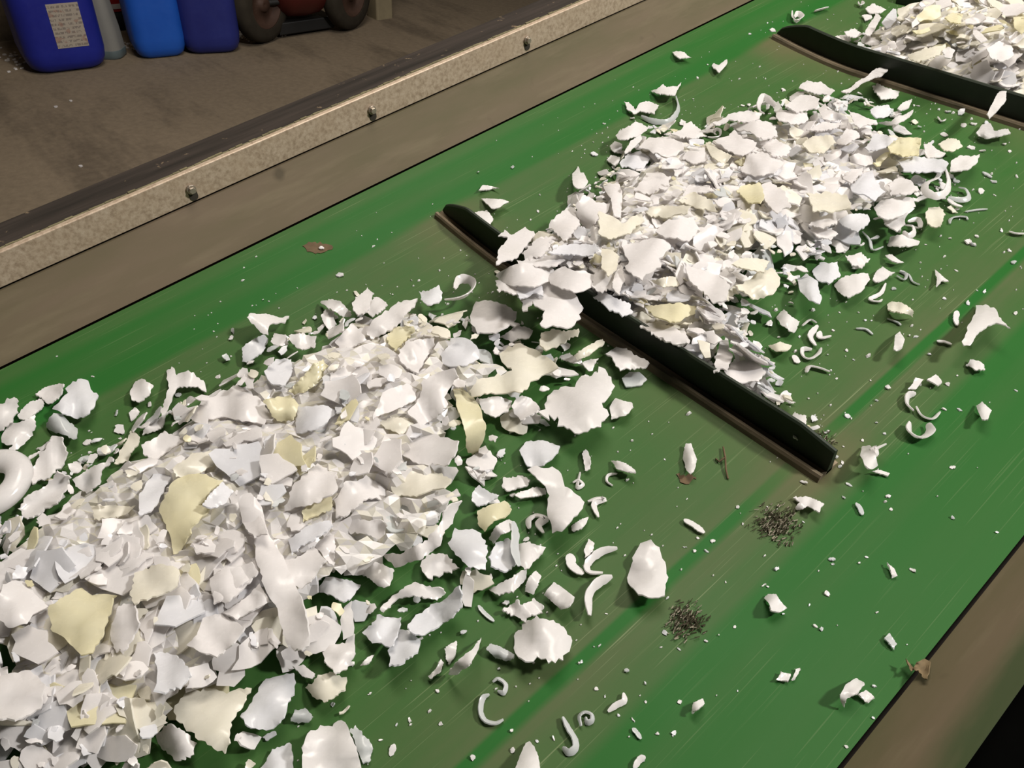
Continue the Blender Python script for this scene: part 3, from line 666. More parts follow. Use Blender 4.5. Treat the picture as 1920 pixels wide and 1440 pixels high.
# ---- right side of the near heap, upper
traced('A3', [(300,390),(340,240),(400,230),(620,310),(600,380),(650,400),(480,460),(350,460)], 16, WHITE, 'kite-shaped white flake between the tall upright curl and the dark cleat', (.1,.35), .25, .8)
traced('A3', [(500,600),(640,530),(760,580),(850,630),(905,700),(870,720),(720,790),(700,850),(660,870),(500,880),(320,900),(290,860),(370,770),(540,740),(590,690),(510,630)], 25, CREAM, 'large cream flake with a torn bay in its left edge', (.05,.15), .15)
traced('A3', [(1250,700),(1250,760),(1310,830),(1290,890),(1210,950),(1260,1020),(1180,1110),(1080,1140),(1000,1130),(900,1030),(830,1050),(770,1000),(830,930),(960,830),(1080,760),(1200,700)], 19, WHITE, 'big star-shaped ragged white flake at the right rim of the near heap', (.1,.2), .3, 1.8)
traced('A3', [(590,960),(660,890),(720,910),(780,980),(760,1010),(650,1065),(610,1020)], 16, WHITE, 'folded white flake left of the big star-shaped flake', fold=.5)
traced('A3', [(1265,980),(1310,910),(1420,940),(1430,970),(1380,1030),(1280,1060)], 5, WHITE, 'smooth five-sided flake right of the big star-shaped flake', (.1,.2), .4, .5)
traced('A3', [(1240,600),(1360,550),(1440,610),(1535,665),(1510,700),(1380,700),(1340,720),(1290,640)], 10, WHITE, 'crumpled white flake leaning on the front of the middle cleat', (.1,.4), .5, 1.5)
traced('A3', [(1350,770),(1400,730),(1480,735),(1525,780),(1490,820),(1380,830)], 4, MILKY, 'milky oval flake just below the crumpled flake at the middle cleat', frayed=.6)
traced('A3', [(1080,660),(1190,635),(1150,720),(1120,720)], 12, WHITE, 'small triangular flake above the big star-shaped flake')
traced('A3', [(1020,620),(1090,560),(1220,500),(1230,530),(1130,610),(1050,650)], 17, CREAM, 'slim cream sliver pointing at the middle cleat', dome=.5)
traced('A3', [(920,620),(990,595),(1070,630),(1080,680),(1000,660),(930,640)], 13, WHITE, 'small oval flake left of the small triangular flake')
traced('A3', [(640,1270),(690,1210),(820,1205),(920,1240),(910,1280),(790,1380),(700,1380)], 12, COOL, 'smooth triangular white flake below the folded flake, right rim of the near heap', (.1,.3), .3, .5)
traced('A3', [(790,460),(880,430),(1050,430),(1040,480),(960,520),(870,560),(830,580),(780,540)], 22, CREAM, 'folded cream flake below the flakes that overhang the cleat', fold=.5)
traced('A3', [(200,830),(150,790),(210,760),(270,790),(260,830)], 24, WHITE, 'dark-shaded small flake above the long yellowish curved strip')
traced('A3', [(360,920),(480,895),(590,930),(560,1000),(480,1040),(400,1010)], 20, WHITE, 'white flake under the large cream flake with a torn bay')
traced('A3', [(500,490),(620,400),(740,440),(700,500),(590,520)], 16, WHITE, 'bent white flake right of the kite-shaped flake', dome=.6)
# ---- overhang at the middle cleat
traced('C8', [(730,440),(790,400),(920,360),(1030,355),(1085,400),(1070,470),(1000,495),(900,497),(790,487)], 50, WHITE, 'smooth wing-shaped flake overhanging the middle cleat', (-.1,.2), .5, .5)
traced('C8', [(1050,440),(1100,400),(1150,380),(1260,405),(1345,450),(1310,505),(1220,540),(1130,515),(1060,485)], 52, WHITE, 'smooth oval flake right of the wing-shaped flake at the middle cleat', (.1,.15), .5, .5)
traced('C8', [(870,560),(940,500),(1000,478),(1090,475),(1190,530),(1268,630),(1240,700),(1190,740),(1170,750),(1030,750),(1000,720),(1030,650),(990,620),(960,590),(900,650)], 44, WHITE, 'large flake draped over the middle cleat below the wing-shaped flake', (-.1,.4), .3)
traced('C8', [(760,270),(810,210),(750,200),(790,165),(830,195),(910,145),(970,190),(900,280),(860,330),(740,370)], 42, WHITE, 'grey-white flake leaning out at the left end of the middle heap', (-.3,.6), .2)
traced('C8', [(890,300),(950,240),(1000,215),(1080,200),(1060,260),(1010,320),(910,345)], 45, WHITE, 'crinkled white flake right of the leaning grey-white flake', frayed=1.7)
traced('C8', [(1040,300),(1120,255),(1330,250),(1350,280),(1290,320),(1150,310)], 48, COOL, 'long flat lilac-white flake above the wing-shaped flake')
traced('C8', [(740,465),(830,480),(920,490),(890,560),(830,545),(790,530),(745,525)], 42, WHITE, 'frayed white flake under the left tip of the wing-shaped flake', (0,.5), .3, 2.0)
traced('C8', [(860,480),(1010,485),(1020,560),(960,540),(880,575)], 43, COOL, 'shaded flake between the wing-shaped and the draped flake', (0,.4))
traced('C8', [(860,345),(940,325),(1110,315),(1150,345),(1080,380),(950,375),(880,375)], 45, WHITE, 'flat white flake behind the wing-shaped flake', (0,.3))
traced('C8', [(1330,420),(1400,395),(1460,440),(1440,520),(1370,540),(1310,500)], 48, WHITE, 'crinkled flake right of the smooth oval flake at the middle cleat', (0,.4), .4, 1.6)
traced('C8', [(1300,565),(1390,540),(1440,565),(1540,610),(1560,655),(1500,685),(1410,640)], 44, COOL, 'wide lilac-white flake behind the middle cleat below the oval flake', (.1,.5), .3, 1.4)
traced('C8', [(1600,735),(1690,720),(1800,740),(1880,800),(1865,850),(1790,845),(1680,790)], 40, WHITE, 'wide white flake behind the middle cleat below the long yellowish flake', (.1,.5), .3, 1.5)
traced('B4', [(860,880),(960,900),(1080,900),(1130,1000),(1060,1030),(960,1000),(880,960)], 38, WHITE, 'bright flake low on the near slope of the middle heap', (.1,.5), .3, 1.4)
# ---- right side of the near heap, lower
traced('A6', [(690,110),(760,85),(870,90),(930,140),(960,225),(1090,340),(1080,380),(930,540),(870,550),(840,440),(850,290),(800,210)], 15, WHITE, 'large hourglass-shaped flake on bare belt right of the near heap', (.05,.1), .15, .7)
traced('A6', [(530,165),(640,150),(715,180),(700,225),(570,260),(525,235)], 8, WHITE, 'small flat block-like flake left of the hourglass-shaped flake', (0,.3), .3)
traced('A6', [(1275,50),(1320,50),(1410,90),(1450,135),(1390,130),(1310,105)], 7, WHITE, 'lone leaf-shaped sliver right of the hourglass-shaped flake', (.1,.3), .5)
traced('A6', [(350,400),(480,345),(540,325),(585,380),(540,440),(400,545),(360,500)], 15, YELLOW, 'yellowish five-sided flake at the right rim of the near heap', (.1,.25), .2, .6)
traced('A6', [(315,330),(325,260),(360,220),(500,290),(420,350),(350,365)], 14, COOL, 'grey-white triangular flake above the yellowish five-sided flake')
traced('A6', [(150,620),(200,520),(290,525),(380,550),(420,640),(410,780),(380,800),(280,780),(190,680)], 16, COOL, 'shield-shaped white flake at the lower right of the near heap', (.05,.2), .2, 1.2)
traced('A6', [(430,720),(480,620),(560,590),(620,650),(620,750),(540,820),(450,780)], 13, COOL, 'dished white flake right of the shield-shaped flake', dome=-.5)
traced('A6', [(430,590),(480,500),(560,460),(610,480),(590,530),(520,560),(460,630)], 15, WHITE, 'looped strip-like flake above the dished flake', dome=.8)
traced('A6', [(630,640),(700,610),(825,650),(800,690),(720,780),(680,800),(640,760)], 12, WHITE, 'fan-shaped white flake right of the dished flake', (.1,.3), .3)
traced('A6', [(430,940),(540,880),(640,830),(690,800),(690,870),(600,960),(500,980)], 11, WHITE, 'crescent-shaped white flake below the dished flake', dome=.6)
traced('A6', [(680,960),(700,870),(760,810),(795,850),(770,920),(740,980)], 8, WHITE, 'small upright flake right of the crescent-shaped flake')
traced('A6', [(810,980),(880,890),(1025,995),(980,1060),(930,1085)], 13, WHITE, 'neat rectangular rolled flake above the large round flake', (.2,.2), .6, .4)
traced('A6', [(530,1080),(630,1010),(640,1060),(700,1030),(740,1000),(810,1060),(800,1100),(700,1130),(680,1170),(600,1120)], 8, WHITE, 'jagged white flake touching the top of the large round flake', frayed=1.5)
traced('A6', [(600,1260),(680,1170),(760,1120),(880,1150),(950,1210),(1010,1320),(990,1370),(940,1430),(820,1420),(680,1440),(630,1400),(610,1320)], 12, WHITE, 'large round white flake with frayed rim at the lower right of the near heap', (.05,.15), .3, 1.4)
traced('A6', [(1480,620),(1550,600),(1610,650),(1650,750),(1670,860),(1650,980),(1560,1000),(1490,980),(1410,920),(1390,860),(1410,790),(1440,700)], 10, WHITE, 'lone pear-shaped white flake on bare belt', (.1,.15), .35, .6)
traced('A6', [(1090,660),(1120,590),(1160,620),(1150,680),(1100,720)], 5, WHITE, 'small diamond flake above the crescent curls, left of the pear-shaped flake')
traced('A6', [(1000,500),(1060,460),(1120,440),(1050,530),(1010,540)], 4, WHITE, 'small pointed chip right of the foot of the hourglass-shaped flake')
traced('A6', [(1075,0),(1100,-30),(1130,20),(1130,110),(1095,120)], 6, WHITE, 'small upright peg-like flake above the tiny curls right of the near heap')
traced('A6', [(610,290),(660,260),(740,235),(820,240),(830,280),(720,300),(650,310)], 8, WHITE, 'flat translucent flake under the waist of the hourglass-shaped flake')
# ---- lower middle of the near heap
traced('A5', [(170,300),(260,270),(340,380),(440,650),(500,760),(590,960),(650,1200),(660,1330),(560,1370),(480,1250),(430,1050),(340,850),(290,650),(200,480)], 44, WHITE, 'very long pale strip running down the middle of the near heap', (.1,.05), .25, .5)
traced('A5', [(480,740),(690,640),(780,740),(700,860),(610,940),(540,880)], 36, WHITE, 'square white flake right of the very long pale strip', (.15,.2), .2, .7)
traced('A5', [(60,1100),(320,900),(400,1030),(170,1150)], 39, WHITE, 'flat white flake touching the left of the very long pale strip, low down', (.1,.2), .1, .6)
traced('A5', [(0,800),(290,735),(310,800),(180,920),(60,1010),(0,1040)], 40, WHITE, 'flat white flake above the low one left of the very long pale strip', (.1,.25), .1, .6)
traced('A5', [(840,320),(920,190),(1080,140),(1210,200),(1190,330),(1040,320),(900,440),(850,440)], 29, WHITE, 'broad wrinkled white flake in the right half of the near heap')
traced('A5', [(470,430),(560,210),(720,70),(850,130),(860,250),(720,340),(560,370)], 38, WHITE, 'large bright flake above the square flake in the near heap', (.1,.2))
traced('A5', [(1230,230),(1350,130),(1500,110),(1650,180),(1600,240),(1400,300),(1260,300)], 19, CREAM, 'pale cream-green flake at the right rim of the near heap', (.1,.2))
traced('A5', [(1160,700),(1300,700),(1450,620),(1560,500),(1640,360),(1720,330),(1640,500),(1570,640),(1450,730),(1260,790)], 15, WHITE, 'long curved white strip in the right half of the near heap', dome=.5)
traced('A5', [(700,960),(780,850),(940,880),(1020,910),(960,1000),(900,1025),(820,980)], 13, COOL, 'white flake with a wavy lower edge at the lower rim of the near heap', (.1,.35), .4, .6)
traced('A5', [(1030,840),(1120,750),(1250,800),(1220,920),(1130,910)], 14, WHITE, 'shiny bent flake right of the wavy-edged flake', dome=.8)
traced('A5', [(1430,780),(1530,690),(1620,700),(1710,790),(1600,830),(1500,870)], 10, WHITE, 'ragged white flake left of the shield-shaped flake', frayed=1.8)
traced('A5', [(1150,1080),(1300,940),(1400,890),(1560,930),(1610,970),(1550,1020),(1380,980),(1270,1010),(1180,1100)], 14, WHITE, 'arched white strip at the lower rim of the near heap', dome=.4)
traced('A5', [(1350,1180),(1600,1010),(1700,920),(1720,1060),(1560,1200),(1440,1260),(1360,1230)], 13, COOL, 'long folded flake along the lower right rim of the near heap', fold=.4)
traced('A5', [(860,490),(980,450),(1150,460),(1200,500),(1160,620),(1060,560),(950,560)], 22, WHITE, 'translucent white flake below the broad wrinkled flake')
traced('A5', [(610,400),(680,310),(820,300),(820,390),(720,430),(620,470)], 33, YELLOW, 'small yellowish flake right of the very long pale strip')
traced('A5', [(700,640),(830,560),(840,700),(840,780),(780,740)], 30, WHITE, 'bent flake at the right corner of the square flake', dome=.6)
traced('A5', [(520,600),(620,520),(800,460),(830,500),(690,600),(540,700)], 34, COOL, 'lilac-white flake above the square white flake', (.2,.2))
traced('A4', [(330,330),(440,260),(570,190),(640,240),(800,240),(770,340),(720,480),(640,640),(560,660),(480,580),(360,500)], 41, YELLOW, 'big dull yellowish flake in the lower left of the near heap', (.05,.15), .1, .6)
traced('A4', [(1290,590),(1400,400),(1540,360),(1690,470),(1600,590),(1500,670),(1400,640)], 40, WHITE, 'flat pale six-sided flake left of the foot of the very long strip', (.1,.15), .1, .6)
traced('A4', [(1200,1030),(1280,920),(1440,890),(1600,910),(1740,890),(1690,990),(1600,1120),(1560,1340),(1480,1310),(1340,1200),(1240,1120)], 22, CREAM, 'large cream striated flake at the lower rim of the near heap', (.1,.25), .2)
traced('A4', [(20,170),(130,140),(240,230),(330,320),(190,440),(60,470),(-40,380)], 42, WHITE, 'flat white flake left of the big dull yellowish flake', frayed=.7)
traced('A4', [(0,800),(200,760),(310,860),(290,1000),(100,1100),(-60,1120),(-80,900)], 38, WHITE, 'broad flat white flake at the lower left picture edge', frayed=.7)
traced('A4', [(930,90),(1090,30),(1240,70),(1230,180),(1080,250),(930,300),(900,220)], 42, CREAM, 'cream flake in the left middle of the near heap', (.05,.2))
traced('A4', [(820,310),(930,300),(960,440),(880,600),(800,640),(760,520)], 42, WHITE, 'white flake right of the big dull yellowish flake')
traced('A4', [(1450,130),(1560,50),(1740,10),(1790,80),(1680,200),(1560,300),(1470,260)], 41, WHITE, 'smooth pale flake above the flat six-sided flake', (.1,.2), .1, .6)
traced('A4', [(1060,640),(1160,640),(1270,700),(1320,800),(1260,880),(1140,920),(1070,900)], 36, COOL, 'dished grey-white flake below the big dull yellowish flake, to the right', dome=-.4)
traced('A4', [(1080,1210),(1180,1130),(1260,1170),(1370,1270),(1310,1370),(1220,1390),(1130,1320)], 20, WHITE, 'crumpled white flake at the bottom rim of the near heap', dome=.7, frayed=1.4)
traced('A7', [(850,310),(950,190),(1115,210),(1100,290),(1040,420),(920,390)], 12, COOL, 'white four-sided flake at the lower right rim of the near heap', (.1,.3), .2, 1.2)
traced('A7', [(1030,540),(1020,440),(1090,300),(1160,300),(1250,380),(1230,450),(1120,530)], 14, COOL, 'dished white flake overlapping the four-sided flake at the lower right rim', (.1,.35), -.3, .8)
traced('A7', [(570,450),(640,400),(790,390),(800,460),(740,570),(660,600),(600,540)], 16, WHITE, 'shiny white flake below the very long pale strip, at the rim', (.1,.3), .3)
traced('A7', [(450,700),(530,630),(640,590),(740,630),(730,700),(600,800),(500,760)], 12, CREAM, 'white flake with a cream centre at the bottom rim of the near heap', (.1,.3), .4, 1.4)
traced('A7', [(0,900),(130,700),(180,640),(370,600),(385,660),(330,800),(230,980),(80,980)], 15, COOL, 'large plain grey-white flake right of the large cream striated flake', (.1,.2), .2, .6)
traced('A7', [(430,1200),(490,1000),(560,960),(640,970),(700,925),(750,960),(800,1110),(840,1250),(820,1330),(420,1330)], 12, WHITE, 'large ribbed white flake cut by the bottom picture edge', (.05,.2), .2, .8, ridges=14)
traced('A7', [(760,990),(800,960),(870,1040),(920,1120),(900,1210),(850,1220),(800,1100)], 7, MILKY, 'thin milky flake right of the large ribbed flake at the bottom')
traced('A7', [(130,1260),(220,1120),(340,1080),(370,1180),(360,1270),(200,1330)], 10, COOL, 'pointed grey-white flake left of the large ribbed flake at the bottom', (0,.3))
traced('A7', [(350,930),(380,850),(450,840),(500,900),(480,940),(400,950)], 7, MILKY, 'milky curled flake above the large ribbed flake at the bottom', dome=.6)
traced('A7', [(1300,620),(1390,500),(1410,530),(1390,590),(1320,640)], 4, WHITE, 'small oval flake, leftmost of the three slivers below the near heap')
traced('A7', [(1440,610),(1500,520),(1600,440),(1670,350),(1640,460),(1570,560),(1500,610)], 4, WHITE, 'long curved blade, rightmost of the three slivers below the near heap', dome=.5)
traced('A7', [(1415,430),(1500,375),(1500,420),(1450,540),(1425,500)], 5, WHITE, 'small wedge, middle one of the three slivers below the near heap')
traced('A7', [(1705,430),(1740,395),(1900,470),(1870,510),(1760,490)], 5, MILKY, 'milky rolled sliver touching the left of the large round flake', dome=1.0)
traced('A7', [(365,550),(440,540),(520,600),(500,640),(430,620)], 10, WHITE, 'small flake in the dark gap below the very long pale strip')
traced('A7', [(830,550),(880,490),(930,470),(910,510),(860,545)], 4, WHITE, 'small loose blade below the four-sided flake')
traced('A8', [(500,1082),(530,1070),(600,1250),(620,1310),(420,1310),(440,1230)], 16, WHITE, 'tall pointed flake rising from the bottom picture edge', (0,.5), .4, .5)
traced('A8', [(1650,880),(1660,800),(1730,775),(1740,810),(1690,850)], 5, WHITE, 'lone leaf-shaped chip near the bottom edge, right of the curls', (.1,.3), .4)
# ---- loose pieces on the right of the belt
traced('C7', [(620,590),(640,570),(680,570),(735,640),(700,660),(655,650)], 6, WHITE, 'lone cream-edged flake on the clean right half of the belt', (.1,.2), .4, .5)
traced('C7', [(765,85),(850,85),(920,120),(900,160),(840,130),(800,150),(775,140),(800,110)], 6, WHITE, 'forked flake below the right end of the middle cleat', (.1,.2), .4)
traced('C7', [(680,1000),(710,960),(755,970),(740,1005)], 3, WHITE, 'left chip of a touching pair low on the clean belt')
traced('C7', [(755,1000),(780,945),(800,940),(780,985)], 3, WHITE, 'right chip of a touching pair low on the clean belt')
traced('C7', [(1000,1080),(1030,1020),(1080,990),(1120,1010),(1100,1050),(1040,1090),(1020,1140),(1000,1100)], 6, WHITE, 'comma-shaped flake near the right edge of the belt', (.1,.2), .4, .5)
traced('C7', [(1090,1070),(1130,1050),(1170,1085),(1130,1110)], 4, WHITE, 'small round flake touching the comma-shaped flake')
traced('C7', [(1220,790),(1250,765),(1285,820),(1270,850)], 4, MILKY, 'small milky flake nearest the right belt edge')
traced('C7', [(1235,410),(1270,440),(1288,480),(1260,492)], 4, WHITE, 'small elongated flake right of the lone cream-edged flake')
traced('C6', [(1610,640),(1640,560),(1680,460),(1740,460),(1780,480),(1850,570),(1780,545),(1740,560),(1700,590),(1660,650),(1620,660)], 20, WHITE, 'big horned flake standing up on the right half of the belt', (.3,.5), .4, .7)
traced('C6', [(1270,680),(1275,610),(1300,590),(1325,630),(1310,670),(1280,690)], 12, WHITE, 'lone egg-shaped flake standing up right of the middle heap', (.1,.6), .5, .4)
traced('C6', [(1630,760),(1650,730),(1710,745),(1725,785),(1680,785)], 4, WHITE, 'ragged small flake below the big horned flake', frayed=1.5)
traced('C6', [(1680,960),(1710,940),(1760,985),(1740,1030),(1710,1030),(1690,990)], 11, WHITE, 'small upright four-sided flake at the right of the belt', (.3,.4), .4, .4)
traced('C6', [(1340,880),(1380,820),(1420,830),(1380,880)], 8, WHITE, 'left flake of a pair above the dish-shaped ring piece')
traced('C6', [(1435,830),(1480,805),(1510,840),(1490,860)], 7, WHITE, 'right flake of a pair above the dish-shaped ring piece')
traced('C6', [(1100,1210),(1110,1165),(1150,1160),(1180,1200),(1190,1260),(1160,1280),(1120,1250)], 12, WHITE, 'goose-shaped bulging flake right of the end of the middle cleat', (.2,.4), .7, .4)
traced('C6', [(1155,1290),(1190,1282),(1250,1300),(1240,1312)], 3, WHITE, 'thin sliver under the goose-shaped flake')
traced('C6', [(215,1230),(230,1150),(255,1150),(285,1230),(270,1290),(250,1300),(225,1270)], 8, WHITE, 'lone fish-shaped flake on the rusty stain before the middle cleat', (.3,.1), .7, .5)
traced('C6', [(1235,455),(1260,440),(1370,490),(1365,520),(1340,505),(1240,480)], 6, CREAM, 'bone-shaped cream strip right of the middle heap', (.1,.3), .7)
traced('C6', [(1475,280),(1545,340),(1510,335),(1480,365),(1485,320)], 6, WHITE, 'small three-cornered flake right of the middle heap', (.1,.3), .4)
traced('C6', [(860,290),(910,245),(990,240),(1005,310),(950,350),(890,335)], 10, COOL, 'bluish-white flake, left of three flat ones at the right rim of the middle heap', (.1,.2), .3)
traced('C6', [(970,355),(1040,310),(1140,300),(1150,330),(1110,390),(1040,420),(990,390)], 9, WHITE, 'grey-white flake, lowest of three flat ones at the right rim of the middle heap', (.1,.2), .3)
traced('C6', [(1165,330),(1215,265),(1275,295),(1240,320),(1180,345)], 8, WHITE, 'triangular flake, right of three flat ones at the right rim of the middle heap', (.1,.25), .3)
traced('C6', [(1030,210),(1100,195),(1155,230),(1110,275),(1060,260)], 12, WHITE, 'ragged bright flake above the three flat ones of the middle heap', frayed=1.6)
traced('C6', [(785,330),(830,300),(890,340),(910,420),(900,455),(840,430),(800,390)], 15, COOL, 'creased pod-like flake casting a dark shadow at the middle heap', (.2,.5), .5, .5, fold=-.5)
traced('C6', [(1225,210),(1260,205),(1320,245),(1270,240)], 6, WHITE, 'slim seed-shaped flake right of the ragged bright flake')
traced('C6', [(1235,165),(1250,120),(1310,105),(1400,140),(1390,160),(1300,165)], 10, WHITE, 'shell-shaped flake at the right foot of the middle heap', (.1,.4), .5)
traced('C6', [(680,520),(720,480),(800,540),(770,600),(710,560)], 12, WHITE, 'bent oblong flake at the lower right rim of the middle heap', dome=.7)
traced('C6', [(640,660),(700,640),(760,660),(740,685),(680,690)], 6, CREAM, 'cream boat-shaped flake below the bent oblong flake', (.1,.4), .5, .5)
traced('C6', [(420,790),(470,730),(560,730),(630,790),(590,840),(520,850),(450,830)], 22, WHITE, 'large bright flake behind the middle cleat, below the heap', (.1,.4), .4)
traced('C6', [(365,800),(385,700),(430,615),(445,690),(470,700),(440,780)], 26, WHITE, 'fanned upright flake left of the large bright flake behind the middle cleat', (0,.8), .2, 1.8)
traced('C6', [(480,920),(550,890),(610,920),(635,990),(600,1005),(530,960)], 16, COOL, 'smooth pale flake lying along the back of the middle cleat', (.1,.3), .3, .5)
traced('C6', [(640,1000),(660,980),(760,1080),(740,1110),(660,1060)], 12, MILKY, 'milky flake in the row behind the middle cleat')
traced('C6', [(740,1060),(770,1000),(830,1010),(830,1080),(810,1140),(770,1120)], 15, WHITE, 'bright flake nearest the right end of the middle cleat, behind it', (.1,.4), .5)
# ---- left and upper part of the middle heap
traced('B1', [(835,790),(830,700),(880,630),(905,690),(935,690),(975,770),(930,830),(880,830)], 17, WHITE, 'lone tooth-shaped flake standing beside the middle heap', (0,.8), .5, .4)
traced('B1', [(1220,360),(1300,290),(1400,230),(1520,290),(1440,350),(1330,390),(1250,390)], 26, WHITE, 'glossy white flake at the upper left corner of the middle heap', dome=.6)
traced('B1', [(1300,500),(1360,400),(1440,320),(1460,390),(1400,450),(1310,520)], 24, WHITE, 'shaded flake under the glossy one at the upper left of the middle heap', (-.3,.3))
traced('B1', [(1170,450),(1210,405),(1280,430),(1270,510),(1190,490)], 10, WHITE, 'small ragged flake left of the shaded flake, middle heap')
traced('B1', [(1140,575),(1180,530),(1260,550),(1240,610),(1220,630)], 7, WHITE, 'small four-sided flake leftmost at the middle heap', (.1,.3))
traced('B1', [(1255,600),(1330,520),(1440,490),(1535,560),(1480,640),(1390,660),(1280,640)], 16, COOL, 'oval bluish-white flake at the left rim of the middle heap', (.1,.3), .4)
traced('B1', [(1430,460),(1530,370),(1640,360),(1800,410),(1840,460),(1760,540),(1650,540),(1540,500)], 26, WHITE, 'broad glossy white flake right of the oval bluish-white one', (.1,.3), .4)
traced('B2', [(580,190),(660,155),(690,130),(720,160),(800,150),(850,115),(830,170),(800,235),(660,220)], 9, WHITE, 'crown-like flake above the long thin arc on bare belt', (0,.4), .4)
traced('B2', [(340,290),(380,290),(440,370),(480,300),(560,285),(650,320),(630,350),(610,400),(560,390),(480,370),(430,400),(360,350)], 9, WHITE, 'wavy flake left of the long thin arc', (0,.3), .5)
traced('B2', [(760,580),(850,540),(870,480),(940,470),(1050,560),(1080,600),(980,620),(860,610)], 18, WHITE, 'spiky flake at the upper rim of the middle heap', frayed=1.8)
traced('B1', [(10,920),(60,920),(200,930),(260,950),(180,1000),(100,1010),(50,960)], 5, WHITE, 'pointed flake, upper one of the pair behind the left end of the middle cleat', (.1,.3), .4, .5)
traced('D1', [(540,320),(610,310),(620,240),(800,200),(870,310),(840,360),(700,320),(660,380),(610,380)], 5, WHITE, 'white flake, lower one of the pair behind the left end of the middle cleat', (.1,.3), .4)
traced('C4', [(715,855),(730,832),(760,835),(805,845),(760,852)], 4, WHITE, 'slim white sliver above the pair behind the left end of the middle cleat')
traced('B1', [(1110,810),(1160,780),(1200,790),(1240,770),(1275,850),(1280,960),(1270,1100),(1210,1080),(1180,920)], 38, WHITE, 'tall upright flake in the left part of the middle heap', (-.2,.5), .4, .6)
traced('B1', [(640,1110),(760,1030),(860,990),(890,1090),(880,1180),(780,1310),(700,1250),(610,1170)], 36, WHITE, 'frayed white flake at the left rim of the middle heap', (-.1,.4), .3, 1.8)
traced('B1', [(870,960),(930,880),(1050,950),(1180,960),(1150,1040),(1050,1110),(980,1200),(890,1130)], 40, WHITE, 'curved white flake right of the frayed one, middle heap', dome=.6)
traced('B4', [(800,60),(920,20),(1130,20),(1110,80),(960,110),(850,100)], 50, CREAM, 'shaded cream flake at the top of the middle heap', (.3,-.2))
traced('B4', [(640,330),(720,290),(960,265),(990,330),(900,400),(920,470),(780,560),(660,480),(690,420)], 55, WHITE, 'large folded flake in the middle of the middle heap', (.1,.2))
traced('B4', [(880,200),(980,120),(1160,100),(1200,200),(1120,280),(1000,250)], 56, WHITE, 'broad pale flake above the large folded flake, middle heap')
traced('B4', [(1090,430),(1200,480),(1330,520),(1410,590),(1390,700),(1300,720),(1190,620),(1120,540)], 52, WHITE, 'broad smooth flake at the right of the middle heap crest', (.1,.3))
traced('B4', [(790,730),(900,740),(1060,720),(1180,740),(1160,800),(1020,860),(850,800)], 46, YELLOW, 'long yellowish flake on the near slope of the middle heap', (.05,.3), .3)
traced('B4', [(840,560),(920,540),(1080,540),(1040,600),(940,610)], 52, CREAM, 'cream crescent flake above the long yellowish flake, middle heap', dome=.5)
traced('B4', [(1430,440),(1500,400),(1700,420),(1660,500),(1500,470)], 46, CREAM, 'cream strip on the right slope of the middle heap')
traced('B4', [(490,330),(560,340),(620,390),(600,480),(540,530),(490,460)], 54, CREAM, 'upright pale flake right of the long lilac-white flake', (0,.4))
traced('B4', [(570,590),(590,500),(640,450),(660,560),(620,660)], 52, WHITE, 'tongue-like upright flake right of the smooth oval flake', (0,.6))
traced('B4', [(470,60),(640,150),(780,70),(800,130),(700,220),(560,260),(470,220)], 50, CREAM, 'wide cream flake on the left crest of the middle heap')
traced('B4', [(1450,600),(1600,510),(1720,470),(1780,560),(1740,650),(1600,700)], 36, CREAM, 'cream-white flake at the right flank of the middle heap')
# ---- right part of the middle heap
traced('B3', [(870,590),(960,520),(1135,525),(1105,660),(1000,670),(900,640)], 30, YELLOW, 'yellowish ridged square flake in the upper right of the middle heap', (.05,.3), .1, .6, ridges=30)
traced('B3', [(570,310),(600,330),(690,360),(790,390),(800,420),(660,450),(620,420)], 28, WHITE, 'triangular white flake near the far cleat, upper rim of the middle heap', (.1,.3), .2, .6)
traced('B3', [(340,300),(400,260),(420,310),(520,340),(580,380),(480,390),(380,380)], 28, WHITE, 'bright folded flake left of the triangular flake, upper middle heap', dome=.6)
traced('B3', [(740,310),(790,280),(880,270),(910,310),(880,360),(790,370)], 22, COOL, 'bulging flake right of the triangular flake, upper middle heap', dome=.7)
traced('B3', [(800,410),(900,400),(1000,350),(1075,300),(1060,350),(980,400),(860,430)], 18, WHITE, 'boat-shaped flake under the bulging flake', dome=.4)
traced('B3', [(950,300),(990,255),(1065,230),(1040,290),(980,315)], 14, WHITE, 'pointed flake nearest the far cleat at the upper right of the middle heap')
traced('B3', [(195,140),(260,85),(370,95),(470,160),(430,200),(340,190),(240,160)], 16, WHITE, 'broad blade-like flake on bare belt before the far cleat', (.05,.25), .2, .7)
traced('B3', [(520,165),(600,135),(700,65),(760,10),(860,-25),(880,5),(830,50),(740,80),(650,130),(580,175)], 30, WHITE, 'long white sliver leaning on the far cleat', (.0,.9), .2, .6)
traced('B3', [(760,130),(800,105),(850,130),(970,170),(950,210),(830,230),(790,190)], 8, WHITE, 'ragged flake right of the long sliver that leans on the far cleat', dome=.5, frayed=1.5)
traced('B3', [(1555,480),(1600,420),(1660,410),(1690,470),(1800,455),(1815,490),(1740,510),(1620,535),(1570,510)], 13, WHITE, 'bright knobbly flake below the far cleat at the right picture edge', (.1,.4), .7, .7)
traced('B3', [(1790,150),(1785,230),(1720,310),(1655,375),(1640,340),(1690,240),(1730,170)], 42, WHITE, 'lilac-white strip hanging over the far cleat', (.1,.6), .3, .5)
traced('B3', [(1150,570),(1200,560),(1240,600),(1320,640),(1280,670),(1190,680),(1160,640)], 16, WHITE, 'white flake right of the yellowish ridged square', (.1,.3))
traced('B3', [(1265,570),(1340,525),(1420,540),(1450,590),(1380,630),(1310,620)], 16, CREAM, 'cream rounded flake at the right rim of the middle heap', dome=.4)
traced('B3', [(1360,700),(1430,660),(1500,660),(1580,650),(1560,720),(1500,760),(1350,780)], 15, WHITE, 'pale wedge flake below the cream rounded flake', (.1,.3))
